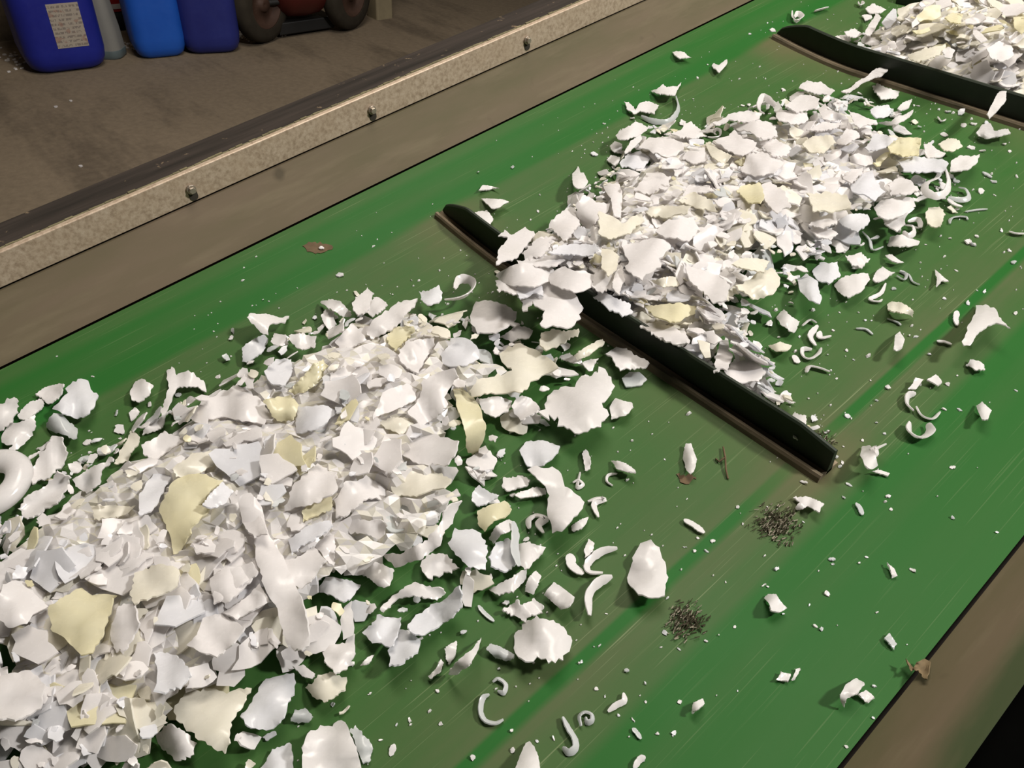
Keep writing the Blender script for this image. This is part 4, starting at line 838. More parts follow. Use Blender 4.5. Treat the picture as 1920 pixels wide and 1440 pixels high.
traced('B3', [(580,670),(650,640),(750,660),(770,720),(700,740),(600,720)], 26, WHITE, 'smooth oblong flake below the yellowish ridged square', dome=.5, frayed=.5)
traced('B3', [(590,890),(680,800),(760,770),(860,940),(780,1010),(700,960),(600,930)], 34, COOL, 'glossy dome-like flake in the right half of the middle heap', (.1,.3), .6, .5)
traced('B3', [(770,1060),(830,1000),(960,975),(1070,990),(1090,1050),(980,1120),(880,1150),(800,1120)], 28, WHITE, 'large shiny oval flake in the right half of the middle heap', (.1,.3), .6, .6)
traced('B3', [(1165,1100),(1190,1060),(1270,1050),(1320,1110),(1290,1180),(1240,1210),(1180,1180)], 15, CREAM, 'rounded cream-white flake at the right foot of the middle heap', (.1,.4), .4)
traced('B3', [(940,690),(1080,660),(1300,690),(1340,720),(1280,790),(1120,790),(1000,780)], 26, COOL, 'broad milky flake above the large ring-shaped curl', (.05,.3))
traced('B3', [(220,570),(300,510),(440,500),(480,560),(380,640),(290,640)], 34, CREAM, 'cream-edged flake in the upper part of the middle heap')
traced('B3', [(850,1180),(900,1140),(1000,1130),(1010,1180),(950,1240)], 16, WHITE, 'white wedge under the large shiny oval flake', (.1,.3))
# ---- far heap
traced('B6', [(560,70),(640,30),(740,80),(690,110),(600,110)], 12, WHITE, 'ragged flake at the upper left of the far heap', frayed=1.5)
traced('B6', [(530,130),(610,115),(620,150),(560,175)], 7, WHITE, 'small flake left of the far heap')
traced('B6', [(550,290),(600,200),(650,110),(700,150),(640,260),(600,310)], 24, WHITE, 'long strip leaning at the left side of the far heap', (.2,.4))
traced('B6', [(700,190),(800,70),(825,80),(820,220),(740,240)], 28, COOL, 'upright triangular flake at the left side of the far heap', (0,.7), .2, .4)
traced('B6', [(190,340),(220,310),(250,350),(300,310),(430,300),(440,350),(330,370),(240,380)], 14, WHITE, 'knobbly flake leftmost of the far heap', dome=.6)
traced('B6', [(210,390),(280,370),(380,380),(390,430),(370,470),(280,440)], 15, WHITE, 'smooth flake between the knobbly leftmost flake and the far cleat', dome=.5)
traced('B6', [(380,270),(470,240),(540,290),(480,320),(410,310)], 16, WHITE, 'flake right of the knobbly leftmost flake of the far heap')
traced('B6', [(520,340),(570,290),(700,350),(690,390),(610,390),(530,370)], 20, WHITE, 'thick bar-like flake at the left foot of the far heap', dome=.6)
traced('B6', [(960,260),(1110,230),(1120,260),(1000,290)], 66, YELLOW, 'straight yellowish strip near the top of the far heap')
traced('B6', [(920,470),(1100,410),(1250,380),(1230,450),(1050,520),(940,510)], 56, CREAM, 'smooth cream flake on the near slope of the far heap')
traced('B6', [(1220,440),(1270,400),(1330,430),(1300,500),(1240,490)], 58, WHITE, 'small bright flake right of the smooth cream flake of the far heap')
traced('B6', [(1480,290),(1490,185),(1520,260),(1610,340),(1550,360)], 66, WHITE, 'pointed flake sticking up from the far heap', (0,.9))
traced('B6', [(1830,130),(1900,110),(1990,200),(1900,290),(1840,240)], 72, YELLOW, 'yellowish flake in the far heap at the right picture edge')
traced('B6', [(1600,420),(1700,350),(1800,380),(1830,470),(1720,530),(1640,500)], 60, WHITE, 'bright rounded flake in the right part of the far heap')
traced('B6', [(1240,150),(1300,110),(1400,120),(1380,200),(1290,190)], 72, YELLOW, 'small yellowish flake at the crest of the far heap')

# ---- more of the middle heap
traced('B2', [(1140,640),(1280,600),(1330,540),(1400,620),(1530,660),(1500,720),(1330,760),(1220,690)], 34, WHITE, 'bent white flake right of the small spiral of the middle heap')
traced('B2', [(1120,485),(1290,400),(1460,370),(1580,390),(1560,440),(1400,470),(1280,450),(1180,500)], 28, WHITE, 'long pointed flake at the top rim, left of the hairpin strip', (0,.3))
traced('B2', [(1300,520),(1500,450),(1700,500),(1720,600),(1600,630),(1450,560)], 31, WHITE, 'crinkled pale flake just below the hairpin-bent strip', (.1,.4), .4, 1.5)
traced('B2', [(1550,640),(1700,620),(1840,700),(1800,780),(1680,780),(1590,700)], 33, WHITE, 'frayed white flake down right of the crinkled pale flake', (.1,.4), .3, 1.8)
traced('B2', [(1380,900),(1440,770),(1560,740),(1780,840),(1700,920),(1500,960)], 39, WHITE, 'wide pleated flake in the upper middle of the middle heap', (.1,.4), .3, 1.0, ridges=10)
traced('B2', [(1490,920),(1600,880),(1760,900),(1720,950),(1540,1010),(1400,1000)], 37, COOL, 'lilac-shaded flake under the wide pleated flake', (.3,.2))
traced('B2', [(1075,660),(1130,790),(1240,860),(1300,770),(1210,730),(1110,650)], 37, CREAM, 'cream flake with an upturned edge right of the broad glossy flake', (.3,.4), .5)
traced('B2', [(860,800),(930,720),(1060,700),(1090,810),(960,850)], 30, WHITE, 'pale flake left of the cream one with an upturned edge', (.1,.3))
traced('B2', [(1350,1090),(1420,1040),(1560,1020),(1600,1130),(1560,1200),(1450,1200)], 44, YELLOW, 'hollow yellowish flake at the crest of the middle heap', (.1,.5), -.5)
traced('B2', [(1545,1060),(1640,1010),(1780,1090),(1840,1230),(1720,1300),(1620,1200)], 46, WHITE, 'white flake right of the hollow yellowish flake', (.2,.4))
traced('B2', [(820,1180),(960,1100),(1130,1180),(1180,1280),(1000,1250)], 44, CREAM, 'pointed beige-shaded flake left of the hollow yellowish flake', (.3,-.1))
traced('B2', [(420,1090),(540,930),(640,900),(760,960),(720,1080),(560,1130)], 36, WHITE, 'rumpled white flake right of the tall upright flake', (.1,.4), .4, 1.5)
traced('B2', [(840,1160),(900,1060),(1090,1040),(1160,1100),(1000,1110)], 40, WHITE, 'ragged white flake above the pointed beige-shaded flake', (.1,.5), .3, 1.6)
traced('B3', [(90,270),(200,200),(350,220),(330,290),(180,330)], 27, WHITE, 'pale peaked flake left of the bright folded flake', (.0,.5))
traced('B3', [(0,290),(40,240),(70,310),(260,330),(270,390),(150,420),(20,370)], 29, WHITE, 'bulging white flake below the pale peaked flake', (.1,.4), .6)
traced('B3', [(250,460),(380,400),(520,410),(500,440),(360,470)], 25, WHITE, 'thin flat flake below the bright folded flake', (0,.4))
traced('B3', [(470,560),(560,450),(640,470),(660,520),(560,570)], 31, WHITE, 'glossy white flake left of the yellowish ridged square', (.2,.4), .5)
traced('B3', [(700,600),(760,500),(900,520),(960,530),(860,600),(790,620)], 29, COOL, 'smooth milky white flake touching the yellowish ridged square', (.2,.3), .4)
traced('B3', [(530,830),(600,760),(690,750),(680,800),(600,870)], 31, WHITE, 'small white flake left of the glossy dome-like flake', (.1,.4))
traced('B3', [(260,950),(400,930),(560,960),(600,1060),(460,1090),(300,1080)], 38, CREAM, 'wide dished cream-white flake left of the large shiny oval flake', (.1,.4), -.3)
traced('B3', [(880,880),(960,800),(1060,860),(1130,930),(1040,960),(900,960)], 29, WHITE, 'torn white flake right of the glossy dome-like flake', (.2,.4), .3, 1.5)
traced('B3', [(270,1190),(400,1120),(470,1080),(490,1180),(380,1215)], 33, WHITE, 'pointed white flake left under the large shiny oval flake', (.1,.5))
traced('B3', [(500,1160),(580,1110),(720,1110),(740,1160),(640,1240),(540,1200)], 25, COOL, 'bluish-white flake below left of the large shiny oval flake', (.1,.4))
traced('B3', [(270,1230),(400,1210),(500,1260),(440,1310),(350,1290)], 27, WHITE, 'curved bright flake at the lower middle of the middle heap', (.1,.4), .6)
# ---- curls, rings and shavings
curl('A2', [(1600,225),(1700,215),(1770,180),(1800,125),(1765,88),(1700,92),(1672,150)], 14, 9, 'tall upright curl at the top right rim of the near heap', WHITE, 55, 8)
curl('A6', [(1320,655),(1210,680),(1120,755),(1125,815),(1220,822)], 2, 6, 'hook-shaped curl left of the pear-shaped flake', WHITE, 40)
curl('A6', [(1000,695),(1005,770),(1085,835)], 2, 8, 'thick crescent shaving left of the hook-shaped curl', WHITE, 25)
curl('A6', [(1285,850),(1190,895),(1125,980),(1130,1120)], 3, 7, 'boomerang-shaped shaving below the hook-shaped curl', WHITE, 45, 3)
curl('A6', [(710,520),(705,460),(760,425),(825,450),(775,490),(810,550)], 3, 6, 'small twisted curl left of the foot of the hourglass-shaped flake', WHITE, 35)
curl('A6', [(1320,140),(1260,150),(1250,190),(1290,220)], 1, 2.5, 'thin hooked thread right of the hourglass-shaped flake', WHITE, 50)
curl('A6', [(1010,200),(1050,180),(1085,215),(1040,235),(1060,130)], 1, 3, 'tiny knotted shaving right of the hourglass-shaped flake', WHITE, 40)
curl('A6', [(1115,330),(1180,310),(1230,315),(1160,350),(1190,440)], 2, 5, 'small bent shaving right of the tiny knotted one', WHITE, 30)
curl('A5', [(1570,335),(1400,372),(1290,362),(1212,430),(1240,525),(1325,520)], 16, 7, 'open ring of milky strip in the right half of the near heap', MILKY, 30)
curl('A6', [(600,470),(615,560),(610,660),(640,780)], 14, 6, 'milky band passing between the dished and the fan-shaped flakes', MILKY, 20)
curl('A8', [(250,745),(205,775),(192,860),(222,922),(290,940),(345,915)], 1, 4, 'C-shaped curl below the near heap, on the dirty belt', MILKY, 45)
curl('A8', [(270,655),(310,632),(365,675),(350,735),(305,722)], 1, 3.5, 'small curl just above the C-shaped curl', MILKY, 45)
curl('A8', [(760,900),(800,980),(842,1050),(848,1115),(800,1150),(755,1112)], 1, 5, 'J-shaped curl near the bottom picture edge', MILKY, 45)
curl('A8', [(880,965),(868,895),(910,862),(962,882),(962,930),(922,942),(912,902)], 1, 4, 'spiral curl right of the J-shaped curl', MILKY, 60)
curl('A8', [(1180,735),(1185,790),(1130,820),(1070,865)], 1, 4, 'forked little shaving right of the spiral curl', WHITE, 35)
curl('A8', [(1330,1178),(1290,1200),(1250,1260)], 1, 4, 'bent shaving at the bottom picture edge right of the curls', WHITE, 35)
curl('A8', [(1240,980),(1270,1010),(1300,1055)], 1, 3, 'thin straight shaving below the forked little shaving', MILKY, 15)
curl('A7', [(1650,130),(1690,180),(1760,240)], 1, 3, 'fine milky shaving above the large round flake', MILKY, 15)
curl('C6', [(1352,1045),(1350,1092),(1400,1120),(1450,1090),(1440,1050)], 1, 9, 'dish-shaped half ring on the clean right half of the belt', WHITE, 50)
curl('C6', [(1380,900),(1342,912),(1340,955),(1370,985)], 1, 6, 'short curl above the dish-shaped half ring', WHITE, 50)
curl('C6', [(1385,965),(1410,1008),(1460,1025),(1500,990)], 1, 4, 'shallow curl right of the short curl', WHITE, 50)
curl('C6', [(1150,1180),(1180,1165),(1185,1200),(1165,1205),(1170,1180),(1230,1150)], 12, 4, 'tiny curl on top of the goose-shaped flake', WHITE, 40)
curl('C6', [(890,560),(855,605),(860,630),(880,660)], 2, 6, 'crescent shaving right of the bent oblong flake', WHITE, 30)
curl('C6', [(905,590),(900,620),(955,610)], 2, 6, 'fringed shaving right of the crescent shaving', WHITE, 30)
curl('C6', [(860,680),(815,680),(820,715),(850,725),(890,700),(905,672)], 1, 5, 'ribbon curl on bare belt below the middle heap', WHITE, 45)
curl('C6', [(830,795),(845,765),(890,770),(950,790)], 1, 5, 'eyebrow-shaped shaving below the ribbon curl', WHITE, 40)
curl('C6', [(770,710),(790,750)], 1, 6, 'short flat shaving left of the ribbon curl', WHITE, 10)
curl('C6', [(810,560),(850,530),(885,545)], 2, 4, 'small loop at the lower right rim of the middle heap', WHITE, 45)
curl('C6', [(1285,310),(1320,330),(1330,305),(1300,290),(1345,305),(1365,340),(1400,355)], 1, 3, 'fine looped thread right of the middle heap', MILKY, 40)
curl('C6', [(1230,350),(1205,400),(1150,430),(1190,440),(1210,430)], 1, 4, 'tangled shaving left of the bone-shaped cream strip', WHITE, 35)
curl('C6', [(1080,575),(1130,578),(1165,605)], 1, 3, 'fine wavy thread on bare belt below the middle heap', MILKY, 20)
curl('C6', [(1235,525),(1290,545),(1305,560)], 1, 2.5, 'fine thread above the egg-shaped flake', MILKY, 20)
curl('C6', [(1590,490),(1580,520),(1585,560)], 1, 6, 'small twisted shaving left of the big horned flake', WHITE, 25)
curl('C6', [(1485,640),(1520,640),(1560,655)], 1, 6, 'ragged shaving lying in the shadow of the big horned flake', WHITE, 25)
curl('C6', [(1115,90),(1150,130),(1165,180),(1215,165)], 2, 4, 'Y-shaped thin shaving at the right foot of the middle heap', MILKY, 35)
curl('C6', [(1845,90),(1880,100),(1925,100)], 1, 6, 'rolled strip cut by the right picture edge', WHITE, 30)
curl('C6', [(1350,60),(1400,70),(1390,30),(1340,40)], 4, 5, 'small ring curl at the right foot of the middle heap', WHITE, 45)
curl('C6', [(920,1170),(950,1190),(945,1240)], 6, 7, 'flake-like shaving at the right tip of the middle cleat', WHITE, 50)
curl('C7', [(220,198),(270,225),(322,265)], 1, 6, 'short pale strip above right of the pear-shaped flake', WHITE, 20)
curl('C7', [(1080,115),(1100,140),(1112,175)], 1, 4, 'thin milky shaving right of the forked flake', MILKY, 15)
curl('B2', [(808,240),(830,340),(795,420),(730,468),(640,472),(560,455),(490,418)], 1, 7, 'long thin arc of plastic on bare belt above the middle heap', MILKY, 55)
curl('B2', [(1700,330),(1650,285),(1590,245),(1552,310),(1560,370),(1600,395)], 26, 8, 'hairpin-bent strip at the upper rim of the middle heap', WHITE, 50)
curl('B2', [(1090,605),(1140,612),(1192,600),(1200,552),(1165,540),(1148,572),(1170,585)], 4, 4, 'small spiral at the upper rim of the middle heap', WHITE, 60)
curl('B3', [(1325,760),(1348,860),(1322,940),(1240,970),(1165,930),(1170,870),(1250,830),(1280,770)], 20, 8, 'large ring-shaped curl at the right of the middle heap', WHITE, 40)
curl('B3', [(1010,1190),(1070,1200),(1080,1250),(1030,1275),(995,1240)], 10, 6, 'smaller ring curl below the large shiny oval flake', WHITE, 45)
curl('B3', [(1420,900),(1480,920),(1500,980),(1440,1000),(1340,980)], 4, 6, 'tangle of milky strip right of the large ring-shaped curl', MILKY, 35)
curl('B3', [(1340,990),(1390,1030),(1450,1050)], 4, 9, 'broad shaving below the milky tangle at the middle heap', WHITE, 20)
curl('B3', [(1350,1180),(1360,1140),(1420,1125),(1480,1130),(1490,1150)], 1, 4, 'fine wiry shaving right of the rounded cream-white flake', MILKY, 40)
curl('B3', [(1470,1090),(1560,1075),(1640,1070)], 1, 3, 'fine straight thread right of the middle heap', MILKY, 15)
curl('D3', [(510,95),(515,160),(550,185),(595,150),(555,120),(530,150)], 2, 8, 'snail-shaped curl behind the far cleat at the top of the belt', WHITE, 55)
curl('D3', [(1105,15),(1115,45),(1140,35),(1130,10)], 2, 6, 'tiny ring curl at the top picture edge', WHITE, 50)
curl('D3', [(1820,1050),(1850,1090),(1885,1070)], 1, 5, 'small curl on bare belt right of the upper middle heap', WHITE, 45)
curl('D3', [(705,95),(760,80),(830,62)], 2, 9, 'white boat-shaped shaving behind the far cleat', WHITE, 40)
curl('P', [(1420,740),(1442,760),(1470,772)], 4, 6, 'rough shaving behind the middle cleat near the milky flake', WHITE, 30)
# thick moulded ring at the left picture edge
def thick_ring(px, label):
    c = un(*px, 0.009); R, rx, rz = 0.0235, 0.0105, 0.0085; V = []; F = []
    na, nb = 40, 14
    for i in range(na):
        a = 2 * math.pi * i / na
        for k in range(nb):
            b = 2 * math.pi * k / nb; rr = R + rx * math.cos(b)
            V.append((c[0] + rr * math.cos(a) * 1.05, c[1] + rr * math.sin(a), c[2] + rz * math.sin(b) + 0.0004))
            F.append((i * nb + k, ((i + 1) % na) * nb + k, ((i + 1) % na) * nb + (k + 1) % nb, i * nb + (k + 1) % nb))
    FLAKES.append(dict(v=np.array(V), f=F, s=[True] * len(F), m=WHITE, label=label, name='moulded_ring', cat='ring', traced=True, px=np.array(px), size=90))
    TRACED.append((np.array([(px[0] + 58 * math.cos(t), px[1] + 44 * math.sin(t)) for t in np.linspace(0, 6.2, 20)]), 0.0, np.array([px[0] - 58, px[1] - 44]), np.array([px[0] + 58, px[1] + 44])))
thick_ring((-20, 908), 'thick smooth white moulded ring cut by the left picture edge')
traced('C4', [(1585,232),(1600,228),(1640,232),(1672,258),(1620,262)], 4, WHITE, 'lone white flake on the clean belt above the middle heap, nearer the rail', (.1,.3), .5)
traced('C4', [(1762,295),(1770,285),(1795,292),(1832,265),(1830,290),(1795,325)], 5, WHITE, 'lone heart-shaped flake left of the far cleat', (.1,.4), .5)
# ================================================================ filling of the heaps
def local_shape(r, kind):
    """outline of a torn flake, about one unit across"""
    n = int(r.integers(5, 9)); a0 = r.uniform(0, 6.28)
    asp = {'broad': r.uniform(0.65, 1.0), 'narrow': r.uniform(0.25, 0.45), 'shard': r.uniform(0.4, 0.7)}[kind]
    ang = np.sort(a0 + (np.arange(n) + r.uniform(-0.33, 0.33, n)) * 2 * math.pi / n)
    rad = 0.5 * r.uniform(0.62, 1.0, n)
    p = np.stack([np.cos(ang) * rad, np.sin(ang) * rad * asp], 1)
    return ragged(p, 0.14, 0.016 * r.uniform(0.4, 1.8), r)
TEMPL = []
rt = np.random.default_rng(21)
for k in range(72):
    kind = ('broad', 'broad', 'shard', 'narrow')[k % 4]
    out = local_shape(rt, kind); V, Fc = triangulate(out, 0.24)
    a = rt.uniform(0, math.pi); u = V[:, 0] * math.cos(a) + V[:, 1] * math.sin(a)
    bend = rt.choice([0.15, 0.3, 0.6, 0.9, -0.4], p=[.3, .3, .2, .1, .1])
    z = -bend * u ** 2 + vnoise(V, rt, 0.018, 8.0)
    if k % 7 == 0: z = z + 0.35 * np.abs(u)
    TEMPL.append((np.column_stack([V, z]), Fc, kind, bend))
def place(templ, size, pos, nrm, spin, th=TH):
    V, Fc, kind, bend = TEMPL[templ]
    nrm = nrm / np.linalg.norm(nrm); x = np.cross([0.3, 1, 0.2], nrm); x /= np.linalg.norm(x); y = np.cross(nrm, x)
    c, s = math.cos(spin), math.sin(spin); X = x * c + y * s; Y = -x * s + y * c
    return V @ np.array([X, Y, nrm]) * size + pos, Fc
def poly_dist(P, poly):
    P = np.atleast_2d(P); a = np.asarray(poly, float); ab = np.roll(a, -1, axis=0) - a; ap = P[:, None] - a[None]
    t = np.clip((ap * ab).sum(2) / (ab * ab).sum(1), 0, 1)[..., None]; v = ap - t * ab
    return np.sqrt((v * v).sum(2).min(1))
HEAPS = {
 'near heap': dict(px=[(-70,1010),(0,985),(60,925),(130,880),(210,830),(290,780),(350,735),(430,690),(470,650),(560,630),(640,600),(690,575),(790,590),(880,600),(960,640),(1040,670),(1080,720),(1090,770),(1030,800),(960,810),(930,880),(950,950),(1000,1040),(950,1100),(880,1125),(800,1170),(730,1225),(650,1240),(600,1290),(530,1330),(500,1400),(470,1520),(-110,1520)],
      h=0.038, ramp=0.085, size=(0.024, 0.062), n=640),
 'middle heap': dict(px=[(945,500),(1000,460),(1060,400),(1110,350),(1160,310),(1160,262),(1210,240),(1290,245),(1380,215),(1440,195),(1520,180),(1620,185),(1690,215),(1720,275),(1770,315),(1790,355),(1760,400),(1690,440),(1620,470),(1560,495),(1520,540),(1450,560),(1440,630),(1380,645),(1330,670),(1410,700),(1440,745),(1480,800),(1085,575)],
      h=0.050, ramp=0.085, size=(0.023, 0.054), n=700),
 'middle bank': dict(belt=[(-0.49, 0.409), (-0.185, 0.409), (-0.190, 0.425), (-0.24, 0.455), (-0.34, 0.49), (-0.49, 0.50)], h=0.041, ramp=0.02, size=(0.018, 0.040), n=330),
 'far heap': dict(belt=[(-0.52, 1.025), (-0.10, 1.025), (-0.08, 1.50), (-0.28, 1.62), (-0.44, 1.52), (-0.50, 1.32), (-0.535, 1.12)], h=0.074, ramp=0.075, size=(0.026, 0.054), n=900),
 'far bank': dict(belt=[(-0.55, 1.026), (-0.10, 1.026), (-0.10, 1.14), (-0.50, 1.14), (-0.55, 1.09)], h=0.050, ramp=0.02, size=(0.020, 0.042), n=360),
}
def heap_poly(H): return np.array(H['belt'], float) if 'belt' in H else np.array([un(*p)[:2] for p in H['px']])
def heap_h(hname, H, P, poly):
    '''height of a heap over the belt at points P'''
    P = np.atleast_2d(P); ins = in_poly(P, poly); d = np.where(ins, poly_dist(P, poly), 0); H0 = H['h']
    if hname == 'middle bank':
        d = np.where(ins, np.maximum(d, 0.05 * (1 - (P[:, 1] - CLEAT_Y[0] - 0.019) / 0.06)), 0); H0 = H0 * np.clip((-0.165 - P[:, 0]) / 0.10, 0.45, 1)
    if hname == 'far bank':
        d = np.where(ins, np.maximum(d, 0.03), 0); H0 = H0 * np.clip((P[:, 0] + 0.57) / 0.09, 0.3, 1) * np.clip(0.6 + (P[:, 1] - 1.02) / 0.12, 0.6, 1.3)
    if hname == 'middle heap': H0 = H0 * (1 - 0.58 * np.clip((P[:, 1] - 0.56) / 0.20, 0, 1))
    if hname == 'far heap': d = np.where(ins, np.maximum(d, 0.022 * np.clip((P[:, 0] + 0.54) / 0.05, 0, 1) * np.clip(1 - (P[:, 1] - CLEAT_Y[1] - 0.02) / 0.06, 0, 1)), d)
    f_ = np.minimum(1, d / H['ramp']); return H0 * f_ * (2 - f_), f_
def traced_cap(V):
    """lowest traced sheet that the points would hide, else None"""
    pj = proj(V); lo, hi = pj[:, :2].min(0), pj[:, :2].max(0); cap = None
    for out, z, a, b in TRACED:
        if hi[0] < a[0] or lo[0] > b[0] or hi[1] < a[1] or lo[1] > b[1]: continue
        k = np.mean(in_poly(pj[:, :2], out))
        if k > 0.06 and (cap is None or z < cap): cap = z
    return cap
BACK_OF_CLEAT = CLEAT_Y[0] + 0.019
for hname, H in HEAPS.items():
    poly = heap_poly(H)
    lo, hi = poly.min(0), poly.max(0); r = np.random.default_rng(len(hname) * 13)
    made = 0; tries = 0
    while made < H['n'] and tries < H['n'] * 8:
        tries += 1
        p = lo + r.random(2) * (hi - lo)
        if not in_poly(p, poly)[0]: continue
        hh, f_ = (float(q[0]) for q in heap_h(hname, H, p, poly))
        if r.random() > 0.30 + 0.7 * f_ ** 0.6: continue
        if hname == 'middle heap' and r.random() < 0.55 * min(1, max(0, (p[1] - 0.60) / 0.12)): continue
        e = 0.02
        g = [(float(heap_h(hname, H, p + dv, poly)[0][0]) - hh) / e for dv in (np.array([e, 0]), np.array([0, e]))]
        if hname == 'middle bank': g = [0.0, min(0.0, g[1])]
        if hname == 'far bank': g = [0.3, 0.7]
        top = r.random() < 0.62
        z = hh - r.uniform(0, 0.006) if top else hh * r.random() ** 0.7
        tn = 0.36 if hname == 'middle heap' else 0.27
        nrm = np.array([-g[0] * 0.8 + r.normal(0, tn), -g[1] * 0.8 + r.normal(-0.10, tn), 1.0])
        sz = H['size'][0] + (H['size'][1] - H['size'][0]) * r.random() ** 1.4
        if f_ < 0.25: sz *= 0.75
        ti = int(r.integers(len(TEMPL)))
        V, Fc = place(ti, sz, np.array([p[0], p[1], z + float(belt_z(p[0]))]), nrm, r.uniform(0, 6.28))
        zrel = V[:, 2] - belt_z(V[:, 0])
        if zrel.min() < 0.002: V[:, 2] += 0.002 - zrel.min()
        cap = traced_cap(V)
        if cap is not None:
            zr = (V[:, 2] - belt_z(V[:, 0])).max()
            if zr > cap - 0.0015: V[:, 2] -= zr - (cap - 0.0015)
            if (V[:, 2] - belt_z(V[:, 0])).min() < 0.0015: continue
        # keep clear of the cleats
        if hname != 'near heap':
            cy_ = CLEAT_Y[0] if hname.startswith('middle') else CLEAT_Y[1]
            back = cy_ + 0.0175; low = V[:, 1].min()
            if low < back and (V[:, 2].min() < CL_H + 0.002 + float(belt_z(p[0]))) and V[:, 1].max() > cy_:
                V[:, 1] += back - low
        vv, ff, ss = sheet(V, Fc)
        ci = int(r.choice(5, p=[.62, .18, .16, .02, .02] if not hname.startswith('far') else [.46, .10, .34, .08, .02]))
        FLAKES.append(dict(v=vv, f=ff, s=ss, m=ci, label=None, name='plastic_flake', cat='flake', traced=False, heap=hname.replace('bank', 'heap'), kind=TEMPL[ti][2], size=sz, c=V.mean(0)))
        made += 1
# packed inside of each heap: a lumpy mound the outer flakes lie on
CORES = []
for hname, H in HEAPS.items():
    poly = heap_poly(H); lo, hi = poly.min(0), poly.max(0); st = 0.006
    gx, gy = np.arange(lo[0], hi[0], st), np.arange(lo[1], hi[1], st); P = np.array([(x, y) for y in gy for x in gx])
    hh, f_ = heap_h(hname, H, P, poly); r = np.random.default_rng(4)
    z = np.where(f_ > 0.55, hh - 0.012 + r.normal(0, 0.0012, len(P)) + vnoise(P, r, 0.002, 180), -1.0)
    if hname != 'near heap':
        cy_ = CLEAT_Y[0] if hname.startswith('middle') else CLEAT_Y[1]; z = np.where(P[:, 1] < cy_ + 0.026, -1, z)
    pj = proj(np.column_stack([P, np.maximum(z, 0) + belt_z(P[:, 0])]))[:, :2]
    for out, zt_, a, b in TRACED:                       # stay under the traced flakes
        s_ = np.where((pj[:, 0] > a[0] - 4) & (pj[:, 0] < b[0] + 4) & (pj[:, 1] > a[1] - 4) & (pj[:, 1] < b[1] + 4))[0]
        if len(s_):
            k = s_[in_poly(pj[s_], out)]; z[k] = np.minimum(z[k], zt_ - 0.005)
    ok = z > 0.0045; nxg = len(gx); V = np.column_stack([P + r.normal(0, st * 0.22, P.shape), z + belt_z(P[:, 0])]); Fq = []
    for jj in range(len(gy) - 1):
        for ii in range(nxg - 1):
            q = (jj * nxg + ii, jj * nxg + ii + 1, (jj + 1) * nxg + ii + 1, (jj + 1) * nxg + ii)
            if all(ok[k] for k in q): Fq += [(q[0], q[1], q[2]), (q[0], q[2], q[3])]
    us = np.unique(np.array(Fq)); mp = -np.ones(len(V), int); mp[us] = np.arange(len(us))
    CORES.append((V[us], [tuple(int(mp[k]) for k in q) for q in Fq]))
# smaller torn bits between and around the big flakes
for hname, H in HEAPS.items():
    poly = heap_poly(H); lo, hi = poly.min(0) - 0.03, poly.max(0) + 0.03
    r = np.random.default_rng(len(hname) * 29); made = 0
    while made < {'near heap': 420, 'middle heap': 380, 'middle bank': 120, 'far heap': 220, 'far bank': 60}[hname]:
        p = lo + r.random(2) * (hi - lo); ins = in_poly(p, poly)[0]; d = float(poly_dist(p[None], poly)[0])
        if not ins and (d > 0.028 or r.random() > 0.55 * (1 - d / 0.028)): continue
        hh, f_ = (float(q[0]) for q in heap_h(hname, H, p, poly))
        if ins and f_ > 0.55 and r.random() < 0.6: continue
        sz = r.uniform(0.006, 0.016)
        V, Fc = place(int(r.integers(len(TEMPL))), sz, np.array([p[0], p[1], hh + 0.001 + float(belt_z(p[0]))]), np.array([r.normal(0, .3), r.normal(0, .3), 1.0]), r.uniform(0, 6.28))
        zrel = V[:, 2] - belt_z(V[:, 0])
        if zrel.min() < 0.0016: V[:, 2] += 0.0016 - zrel.min()
        cap = traced_cap(V)
        if cap is not None and (V[:, 2] - belt_z(V[:, 0])).max() > cap - 0.001: made += 0.4; continue
        if any(c - 0.004 < V[:, 1].max() and V[:, 1].min() < c + 0.018 for c in CLEAT_Y[:2]) and CL_X0 < p[0] < CL_X1: made += 0.4; continue
        vv, ff, ss = sheet(V, Fc, 0.0009)
        FLAKES.append(dict(v=vv, f=ff, s=ss, m=int(r.choice(5, p=[.5, .18, .18, .04, .10])), label=None, name='plastic_flake', cat='flake', traced=False, heap=hname.replace('bank', 'heap'), kind='shard', size=sz, c=V.mean(0), small=True)); made += 1

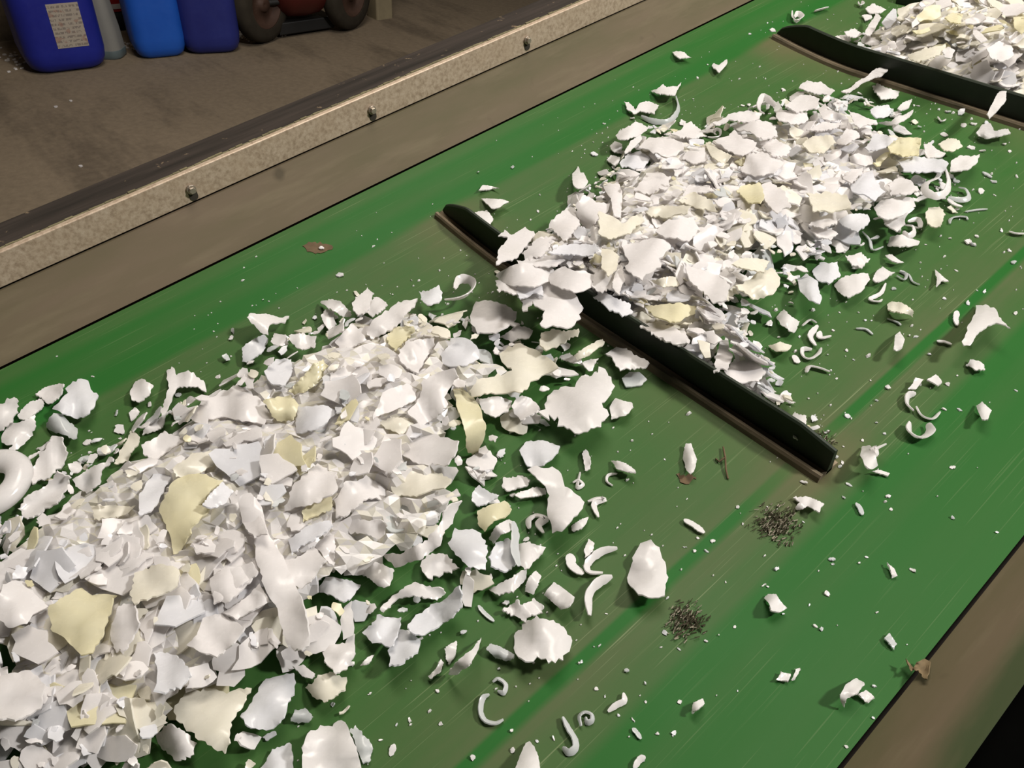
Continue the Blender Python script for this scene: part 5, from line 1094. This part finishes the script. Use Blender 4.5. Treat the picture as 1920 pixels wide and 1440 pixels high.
# ---- chips picked out one by one on the open belt (crop position, size in crop pixels)
CHIPS = {'C6': [(1870,240,24),(1585,280,18),(1850,180,16),(1640,140,30),(1668,150,22),(1525,420,18),(1640,445,24),(1690,380,12),(1725,385,22),(1270,370,22),(1880,495,20),(1380,610,30),(1350,605,16),(1240,865,26),(1185,930,20),(1040,1010,26),(1060,1020,16),(870,1010,30),(845,920,12),(1185,1040,12),(1225,1095,18),(1115,1130,16),(1015,1240,28),(1000,1262,18),(1045,1350,36),(1600,975,22),(1525,975,24),(1885,880,16),(1565,1265,22),(660,830,34),(700,850,22),(585,720,28),(640,725,18),(695,615,18),(800,610,18),(970,580,16),(940,700,12),(1035,680,16),(1070,725,12),(985,820,16),(1155,830,9),(125,1225,14),(1450,700,18),(1030,710,9),(1000,490,10),(1095,490,12),(1130,530,14),(1160,530,14),(1590,805,12),(820,1340,36),(1020,1415,20),(1240,1410,20),(985,1210,24),(900,1110,20),(930,1090,16),(1020,1160,10),(1540,850,20),(1550,120,16),(1430,150,12),(1810,75,14)],
 'C7': [(235,90,14),(490,130,18),(515,215,18),(225,330,20),(275,350,18),(365,300,26),(335,350,26),(290,285,16),(685,440,28),(620,520,28),(640,528,14),(960,390,26),(965,415,16),(1135,380,16),(895,450,12),(940,565,30),(880,725,22),(910,742,22),(1365,445,28),(1565,185,18),(1790,255,14),(1260,140,16),(1245,75,20),(1190,655,18),(850,620,14),(720,665,16),(125,760,30),(105,830,16),(330,800,18),(475,730,18),(195,840,24),(200,1105,20),(170,1260,26),(85,1265,16),(10,1395,22),(30,1105,12),(1175,1025,22),(1170,1185,16),(1035,1330,16),(490,1050,12),(395,770,12),(1100,410,14),(430,505,12),(140,585,22),(640,130,14),(820,205,14)],
 'D3': [(125,295,26),(335,265,54),(480,295,36),(285,195,14),(330,185,14),(825,165,16),(735,325,12),(430,805,38),(370,825,12),(1640,945,30),(1605,940,22),(1900,1000,26),(880,120,10)],
 'C4': [(1700,345,20),(1680,440,9),(1410,385,9),(1280,550,20),(1235,690,34),(1135,675,9),(865,748,18),(710,770,11),(980,945,24),(565,945,24),(505,912,9),(90,1230,34),(410,1255,9),(1230,635,9),(1745,285,9),(1820,482,9)],
 'A2': [(130,440,52),(868,50,50),(1370,85,13),(1240,185,12),(380,230,16),(340,220,14)],
 'A1': [(800,425,42),(600,620,50),(825,590,18),(635,160,24)],
 'A7': [(640,810,30),(1170,915,34),(970,1055,26),(1050,1130,70),(1385,945,26),(1365,715,26),(1080,950,22),(890,740,20)],
 'A8': [(315,560,22),(890,515,22),(1200,575,34),(990,700,34),(1050,755,22),(1330,660,26),(405,990,26),(135,1180,44),(695,1045,34),(580,1065,24),(1565,790,32),(1245,915,34),(1415,1010,24),(1525,1010,40),(1145,885,22),(1060,180,20),(1755,370,24),(410,1130,34)],
 'B3': [(1460,420,46),(1440,330,54),(1340,320,32),(1310,495,60),(1770,565,30),(1815,620,28),(1600,620,44),(1520,590,50),(1870,810,40),(1700,955,24),(1590,930,46),(1640,800,80),(1560,1270,34),(1505,1310,60),(1535,1335,40),(1815,1380,28),(1750,1230,22),(1690,850,40),(1410,850,44),(1380,830,40),(1540,410,44),(1640,410,40),(80,150,30),(1270,300,22)],
}
CHIP_ITEMS = []
rc = np.random.default_rng(5)
for key, lst in CHIPS.items():
    for x, y, s in lst:
        (px, py), = [q[:2] for q in topx(key, [(x, y)])]
        p = un(px, py, 0.002); d = np.linalg.norm(p - np.array([0, 0, CAM_H])); size = s / KEYS[key][2] * d / F_PX * 1.25
        V, Fc = place(int(rc.integers(len(TEMPL))), size, p, np.array([rc.normal(0, .25), rc.normal(0, .25), 1.0]), rc.uniform(0, 6.28))
        zr = (V[:, 2] - belt_z(V[:, 0])).min(); V[:, 2] += 0.0016 - zr
        th = min(0.0012, size * 0.22); vv, ff, ss = sheet(V, Fc, th); vv[:, 2] -= 0.0011
        CHIP_ITEMS.append(dict(v=vv, f=ff, s=ss, m=int(rc.choice([WHITE, WHITE, COOL, MILKY])), px=(px, py), c=p))

# ================================================================ which loose flakes show largest
NI = len(FLAKES); W2, H2 = 640, 480
BUF = []; own = -np.ones((H2, W2), int)
for i, it in enumerate(FLAKES):
    v = it['v']; nt = len(it['f'])
    idx = np.array([list(f_)[:3] for f_ in it['f']]); a, b, c = v[idx[:, 0]], v[idx[:, 1]], v[idx[:, 2]]
    pts = np.vstack([v, (a + b + c) / 3, (a + b) / 2, (b + c) / 2, (2 * a + b + c) / 4, (a + 2 * b + c) / 4, (a + b + 2 * c) / 4])
    pj = proj(pts); xi = (pj[:, 0] / 3).astype(int); yi = (pj[:, 1] / 3).astype(int)
    ok = (xi >= 1) & (xi < W2 - 1) & (yi >= 1) & (yi < H2 - 1)
    BUF.append(np.column_stack([xi[ok], yi[ok], pj[ok, 2], np.full(ok.sum(), i)]))
BUF = np.vstack(BUF); BUF = BUF[np.argsort(-BUF[:, 2])]
own[BUF[:, 1].astype(int), BUF[:, 0].astype(int)] = BUF[:, 3].astype(int)
vis = np.bincount(own[own >= 0], minlength=NI)

n_traced = sum(1 for it in FLAKES if it['traced'] and it['name'] == 'plastic_flake')
cand = sorted([i for i, it in enumerate(FLAKES) if not it['traced']], key=lambda i: -vis[i])
picked = set(i for i in cand[:max(0, 298 - n_traced)] if vis[i] > 12)
def spot(it):
    x, y, _ = proj(it['v'].mean(0)); h = it['heap']
    if h == 'near heap':
        a = 'left' if x < 330 else ('middle' if x < 640 else 'right'); b = 'upper' if y < 860 else ('central' if y < 1130 else 'lower')
    elif h == 'middle heap':
        a = 'left' if x < 1180 else ('middle' if x < 1460 else 'right'); b = 'upper' if y < 330 else ('central' if y < 470 else 'lower')
    else:
        a = 'left' if x < 1760 else 'right'; b = 'upper' if y < 70 else 'lower'
    return f'{b} {a} part of the {h}'
import re
HEADS = []
for it in FLAKES:
    if it['traced']:
        hd = re.split(r' (?:in|at|on|of|right|left|below|above|between|with|under|beside|tucked|cut|just|lying|directly|sticking|touching|standing|running|pointing|overhanging|leaning|draped|nearest|behind|casting|hanging|before|running|passing|near|rising|along|overlapping|leftmost|lowest|upper|lower)\b|,', it['label'])[0]
        HEADS.append((proj(it['v'].mean(0))[:2], hd))
HC = {}
for _, hd in HEADS: HC[hd] = HC.get(hd, 0) + 1
HEADS = [q for q in HEADS if HC[q[1]] == 1 and len(q[1].split()) >= 3]
seen_lb = set()
stuff_v, stuff_f, stuff_s, stuff_m, off = [], [], [], [], 0
def as_object(it, name):
    c = it['v'].mean(0); c = np.array([c[0], c[1], it['v'][:, 2].min()])
    me = mesh_from(name, it['v'] - c, it['f'], it['s']); me.materials.append(M_FL[it['m']])
    o = bpy.data.objects.new(name, me); COL.objects.link(o); o.matrix_world = M_BELT @ Matrix.Translation(c); return o
for i, it in enumerate(FLAKES):
    if it['traced'] or i in picked:
        o = as_object(it, it['name'])
        if it['traced']:
            g = 'curled plastic shavings on the belt' if it['name'] == 'plastic_curl' else ('plastic flakes on the belt' if it['name'] == 'plastic_flake' else None)
            tag(o, it['label'], it['cat'], g)
        else:
            sizew = 'large' if it['size'] > 0.036 else ('medium' if it['size'] > 0.028 else 'small')
            pc = proj(it['v'].mean(0))[:2]; near_ = min(HEADS, key=lambda q: np.linalg.norm(q[0] - pc)); dx, dy = pc - near_[0]
            rel = ('right of' if dx > 0 else 'left of') if abs(dx) > abs(dy) else ('below' if dy > 0 else 'above')
            lb = f"{CNAME[it['m']]} {dict(broad='broad', narrow='narrow', shard='torn')[it['kind']]} flake {rel} the {near_[1]}"
            if lb in seen_lb: lb = f"{sizew} {lb}"
            seen_lb.add(lb)
            lb_old = f"{sizew} {CNAME[it['m']]} {dict(broad='broad', narrow='narrow', shard='torn')[it['kind']]} flake in the {spot(it)}"
            tag(o, lb, 'flake', 'plastic flakes on the belt')
    else:
        stuff_v.append(it['v']); stuff_f += [tuple(k + off for k in f_) for f_ in it['f']]; stuff_s += it['s']; stuff_m += [it['m']] * len(it['f']); off += len(it['v'])
for V, Fq in CORES:
    stuff_v.append(V); stuff_f += [tuple(k + off for k in q) for q in Fq]; stuff_s += [False] * len(Fq); stuff_m += [int(rc.choice([WHITE, WHITE, CREAM])) for q in Fq]; off += len(V)
me = mesh_from('plastic_flake_mass', np.vstack(stuff_v), stuff_f, stuff_s, stuff_m)
for m_ in M_FL: me.materials.append(m_)
o = bpy.data.objects.new('plastic_flake_mass', me); COL.objects.link(o); o.matrix_world = M_BELT
tag(o, 'mass of small white plastic flakes filling the three heaps on the belt', 'flakes', 'plastic flakes on the belt', 'stuff')
for it in CHIP_ITEMS:
    o = as_object(it, 'plastic_chip'); x, y = it['px']
    if y > 900 and x > 1150: lb, g = 'small white chip on the open belt at the lower right, below the middle cleat', 'chips at the lower right of the belt'
    elif x > 1480 and y > 470: lb, g = 'small white chip on the open belt right of the middle heap', 'chips right of the middle heap'
    elif y < 470 and x > 1480: lb, g = 'small white chip near the far cleat', 'chips by the far cleat'
    elif y < 560 and x <= 1480: lb, g = 'small white chip on the open belt between steel rail and middle heap', 'chips on the rail side of the belt'
    elif y >= 1180: lb, g = 'small white chip on the belt along the bottom of the picture', 'chips at the bottom of the belt'
    elif x > 1150: lb, g = 'small white chip just beyond the foot of the middle heap', 'chips at the foot of the middle heap'
    else: lb, g = 'small white chip on bare belt left of the near heap', 'chips left of the near heap'
    pc = np.array(it['px']); near_ = min(HEADS, key=lambda q: np.linalg.norm(q[0] - pc)); dx, dy = pc - near_[0]
    rel = ('right of' if dx > 0 else 'left of') if abs(dx) > abs(dy) else ('below' if dy > 0 else 'above')
    sz_ = np.ptp(it['v'][:, :2], axis=0).max()
    for form in ('tiny' if sz_ < 0.005 else 'small',):
        l2 = f"{form} {CNAME[it['m']]} chip {rel} the {near_[1]}"
        if l2 in seen_lb:
            l2 = f"{form} {CNAME[it['m']]} chip {'close' if math.hypot(dx, dy) < 60 else 'further'} {'up' if dy < 0 else 'down'} and {'right' if dx > 0 else 'left'} of the {near_[1]}"
    seen_lb.add(l2)
    tag(o, l2, 'chip', g)

# ---- fine crumbs strewn over the belt
r = np.random.default_rng(77); V_, F_, off = [], [], 0
def crumb(x, y, s):
    global off
    z = float(belt_z(x)); n = 5; a0 = r.uniform(0, 6.28); st = r.uniform(1, 2.2)
    ring = [(x + s * u * math.cos(a0 + k * 1.2566), y + st * s * u * math.sin(a0 + k * 1.2566)) for k in range(n) for u in [r.uniform(.5, 1)]]
    V_.extend([(a, b, z + 0.0002) for a, b in ring] + [(x + (a - x) * .6, y + (b - y) * .6, z + 0.0004 + s * r.uniform(.5, 1)) for a, b in ring])
    F_.extend([(off + k, off + (k + 1) % n, off + n + (k + 1) % n, off + n + k) for k in range(n)] + [tuple(off + n + k for k in range(n))]); off += 2 * n
hp = [heap_poly(H) for k, H in HEAPS.items() if 'bank' not in k]
made = 0
while made < 1100:
    x, y = r.uniform(-0.70, -0.02), r.uniform(-0.25, 1.7)
    if any(in_poly((x, y), q)[0] for q in hp[:2]): continue
    dm = min(poly_dist(np.array([[x, y]]), q)[0] for q in hp)
    pr = (0.10 if x > -0.6 else 0.03) + 0.9 * math.exp(-dm / 0.05) if x < -0.1 else 0.06
    if r.random() > pr: continue
    if any(c - 0.002 < y < c + 0.03 for c in CLEAT_Y) and CL_X0 < x < CL_X1: continue
    crumb(x, y, r.choice([0.0006, 0.0009, 0.0014, 0.0022], p=[.55, .3, .12, .03])); made += 1
me = mesh_from('plastic_crumbs', V_, F_, False); me.materials.append(M_FL[WHITE])
o = bpy.data.objects.new('plastic_crumbs', me); COL.objects.link(o); o.matrix_world = M_BELT
tag(o, 'fine white plastic crumbs strewn over the green belt', 'crumbs', None, 'stuff')

# ---- patches of dark swarf, rusty dirt, twig and scrap
M_DK = mat_plain('dark_swarf', (0.05, 0.042, 0.022), 0.7, 0.4, 0, 0.5, 200); M_LT = mat_plain('pale_swarf', (0.30, 0.27, 0.20), 0.6, 0.4, 0, 0.4, 200)
def swarf(px, rad_px, n, label, seed):
    r = np.random.default_rng(seed); c = un(*px); d = np.linalg.norm(c - np.array([0, 0, CAM_H])); R = rad_px * d / F_PX; c = np.array([c[0], c[1], float(belt_z(c[0]))])
    V, F, Mi = [], [], []
    for k in range(n):
        q = r.normal(0, 0.43, 2)
        if np.linalg.norm(q) > 1.15: continue
        x, y = q[0] * R * 1.15, q[1] * R * 1.3; L = r.uniform(0.0015, 0.0045); a = math.pi / 2 + r.normal(0, 0.3); wd = r.uniform(0.0002, 0.0005); h = r.uniform(0, 0.0022); dz = r.uniform(-0.001, 0.001)
        ux, uy = math.cos(a) * L / 2, math.sin(a) * L / 2; vx, vy = -math.sin(a) * wd, math.cos(a) * wd
        b = len(V); z0, z1 = max(0.0003, h - dz), max(0.0003, h + dz)
        V += [(x - ux - vx, y - uy - vy, z0), (x - ux + vx, y - uy + vy, z0), (x + ux + vx, y + uy + vy, z1), (x + ux - vx, y + uy - vy, z1), (x - ux, y - uy, z0 + 0.0007), (x + ux, y + uy, z1 + 0.0007)]
        F += [(b, b + 1, b + 2, b + 3), (b, b + 3, b + 5, b + 4), (b + 1, b + 4, b + 5, b + 2), (b, b + 4, b + 1), (b + 3, b + 2, b + 5)]; Mi += [int(r.random() < 0.36)] * 5
    me = mesh_from('swarf_patch', V, F, False, Mi); me.materials.append(M_DK); me.materials.append(M_LT)
    o = bpy.data.objects.new('swarf_patch', me); COL.objects.link(o); o.matrix_world = M_BELT @ Matrix.Translation(c)
    tag(o, label, 'swarf', 'patches of dark swarf', 'stuff')
swarf((1457, 985), 36, 330, 'larger bristly patch of dark swarf below the end of the middle cleat', 1)
swarf((1287, 1165), 30, 230, 'smaller bristly patch of dark swarf right of the pear-shaped flake', 2)
swarf((1540, 828), 24, 80, 'faint patch of swarf behind the right tip of the middle cleat', 3)
M_RUST = mat_plain('rust_brown', (0.115, 0.078, 0.045), 0.85, 0.2, 0, 0.5, 120)
def stain(px_poly, label, h=0.0005, name='dirt_stain'):
    r = np.random.default_rng(int(px_poly[0][0])); out = ragged(px_poly, 5, 2.2, r); V, Fc = triangulate(out, 14)
    top = np.array([un(p[0], p[1], h + 0.0004 * r.random()) for p in V]); vv, ff, ss = sheet(top, Fc, 0.0003)
    c = vv.mean(0); o = link(name, mesh_from(name, vv - c, ff, ss), None, [M_RUST]); o.matrix_world = M_BELT @ Matrix.Translation(c); tag(o, label, 'stain')
stain([(1268,888),(1285,893),(1300,892),(1306,898),(1292,905),(1275,902)], 'rusty smear of dirt under the fish-shaped flake')
def twig(paths, label, rad=0.0008):
    mb = MB()
    for pth, z in paths:
        pts = [un(a, b, 0.0012 + zz) for (a, b), zz in zip(pth, z)]; mb.tube([tuple(q) for q in pts], rad, 6)
    o = mb.build('twig', M_RUST); o.matrix_world = M_BELT; tag(o, label, 'twig')
twig([([(1356, 838), (1360, 858), (1361, 880), (1365, 898)], (0.001, 0.002, 0.001, 0)), ([(1358, 858), (1349, 866), (1342, 860)], (0.002, 0.001, 0))], 'thin brown twig on the belt before the middle cleat')
# dry brown scrap on the right side plate
r = np.random.default_rng(9)
pv = [(1699,1236),(1712,1252),(1720,1240),(1735,1236),(1744,1240),(1742,1256),(1738,1272),(1728,1270),(1722,1256),(1708,1258)]
out = ragged(pv, 5, 1.0, r); V, Fc = triangulate(out, 7)
def on_plate(px, py, z):
    b = un(px, py, 0.0); t = max(0.0, (b[0] + 0.0075)); return un(px, py, z + t * 1.1)
top = np.array([on_plate(p[0], p[1], 0.006 + 0.003 * r.random()) for p in V]); vv, ff, ss = sheet(top, Fc, 0.0006); c = vv.mean(0)
o = link('dry_scrap', mesh_from('dry_scrap', vv - c, ff, ss), None, [mat_plain('dry_leaf_brown', (0.16, 0.115, 0.06), 0.8, 0.3, 0, 0.5, 150)]); o.matrix_world = M_BELT @ Matrix.Translation(c)
tag(o, 'dry brown leaf-like scrap caught between belt and right side plate', 'scrap')
# scuffed stud mark near the rail side of the belt
stain([(565,458),(585,452),(610,456),(625,462),(612,470),(590,474),(572,468)], 'brown scuff mark on the rail side of the belt', 0.0004, 'scuff_mark')
it = None
p = un(603, 464, 0.002); V, Fc = place(5, 0.007, p, np.array([.1, .1, 1.0]), 1.0); vv, ff, ss = sheet(V, Fc, 0.001); vv[:, 2] += 0.001 - (vv[:, 2] - belt_z(vv[:, 0])).min()
tag(as_object(dict(v=vv, f=ff, s=ss, m=WHITE), 'plastic_chip'), 'small white chip on the brown scuff mark', 'chip')
# end of a dark strip showing behind the far heap
mb = MB(); a, b = un(1680, 2, 0.004), un(1760, 16, 0.004)
dvec = (b - a); nn = np.array([-dvec[1], dvec[0], 0]); nn /= np.linalg.norm(nn)
q = [a, b, b + nn * 0.03, a + nn * 0.03]; mb.add([tuple(p_ - np.array([0, 0, .0035])) for p_ in q] + [tuple(p_ + np.array([0, 0, .012])) for p_ in q], [(0, 3, 2, 1), (4, 5, 6, 7), (0, 1, 5, 4), (1, 2, 6, 5), (2, 3, 7, 6), (3, 0, 4, 7)])
o = mb.build('dark_strip', MAT_CLEAT, None, 0.001); o.matrix_world = M_BELT
tag(o, 'dark strip end showing behind the far heap at the top picture edge', 'strip')
print('FLAKES', len(FLAKES), 'traced', n_traced, 'picked', len(picked), 'chips', len(CHIP_ITEMS))
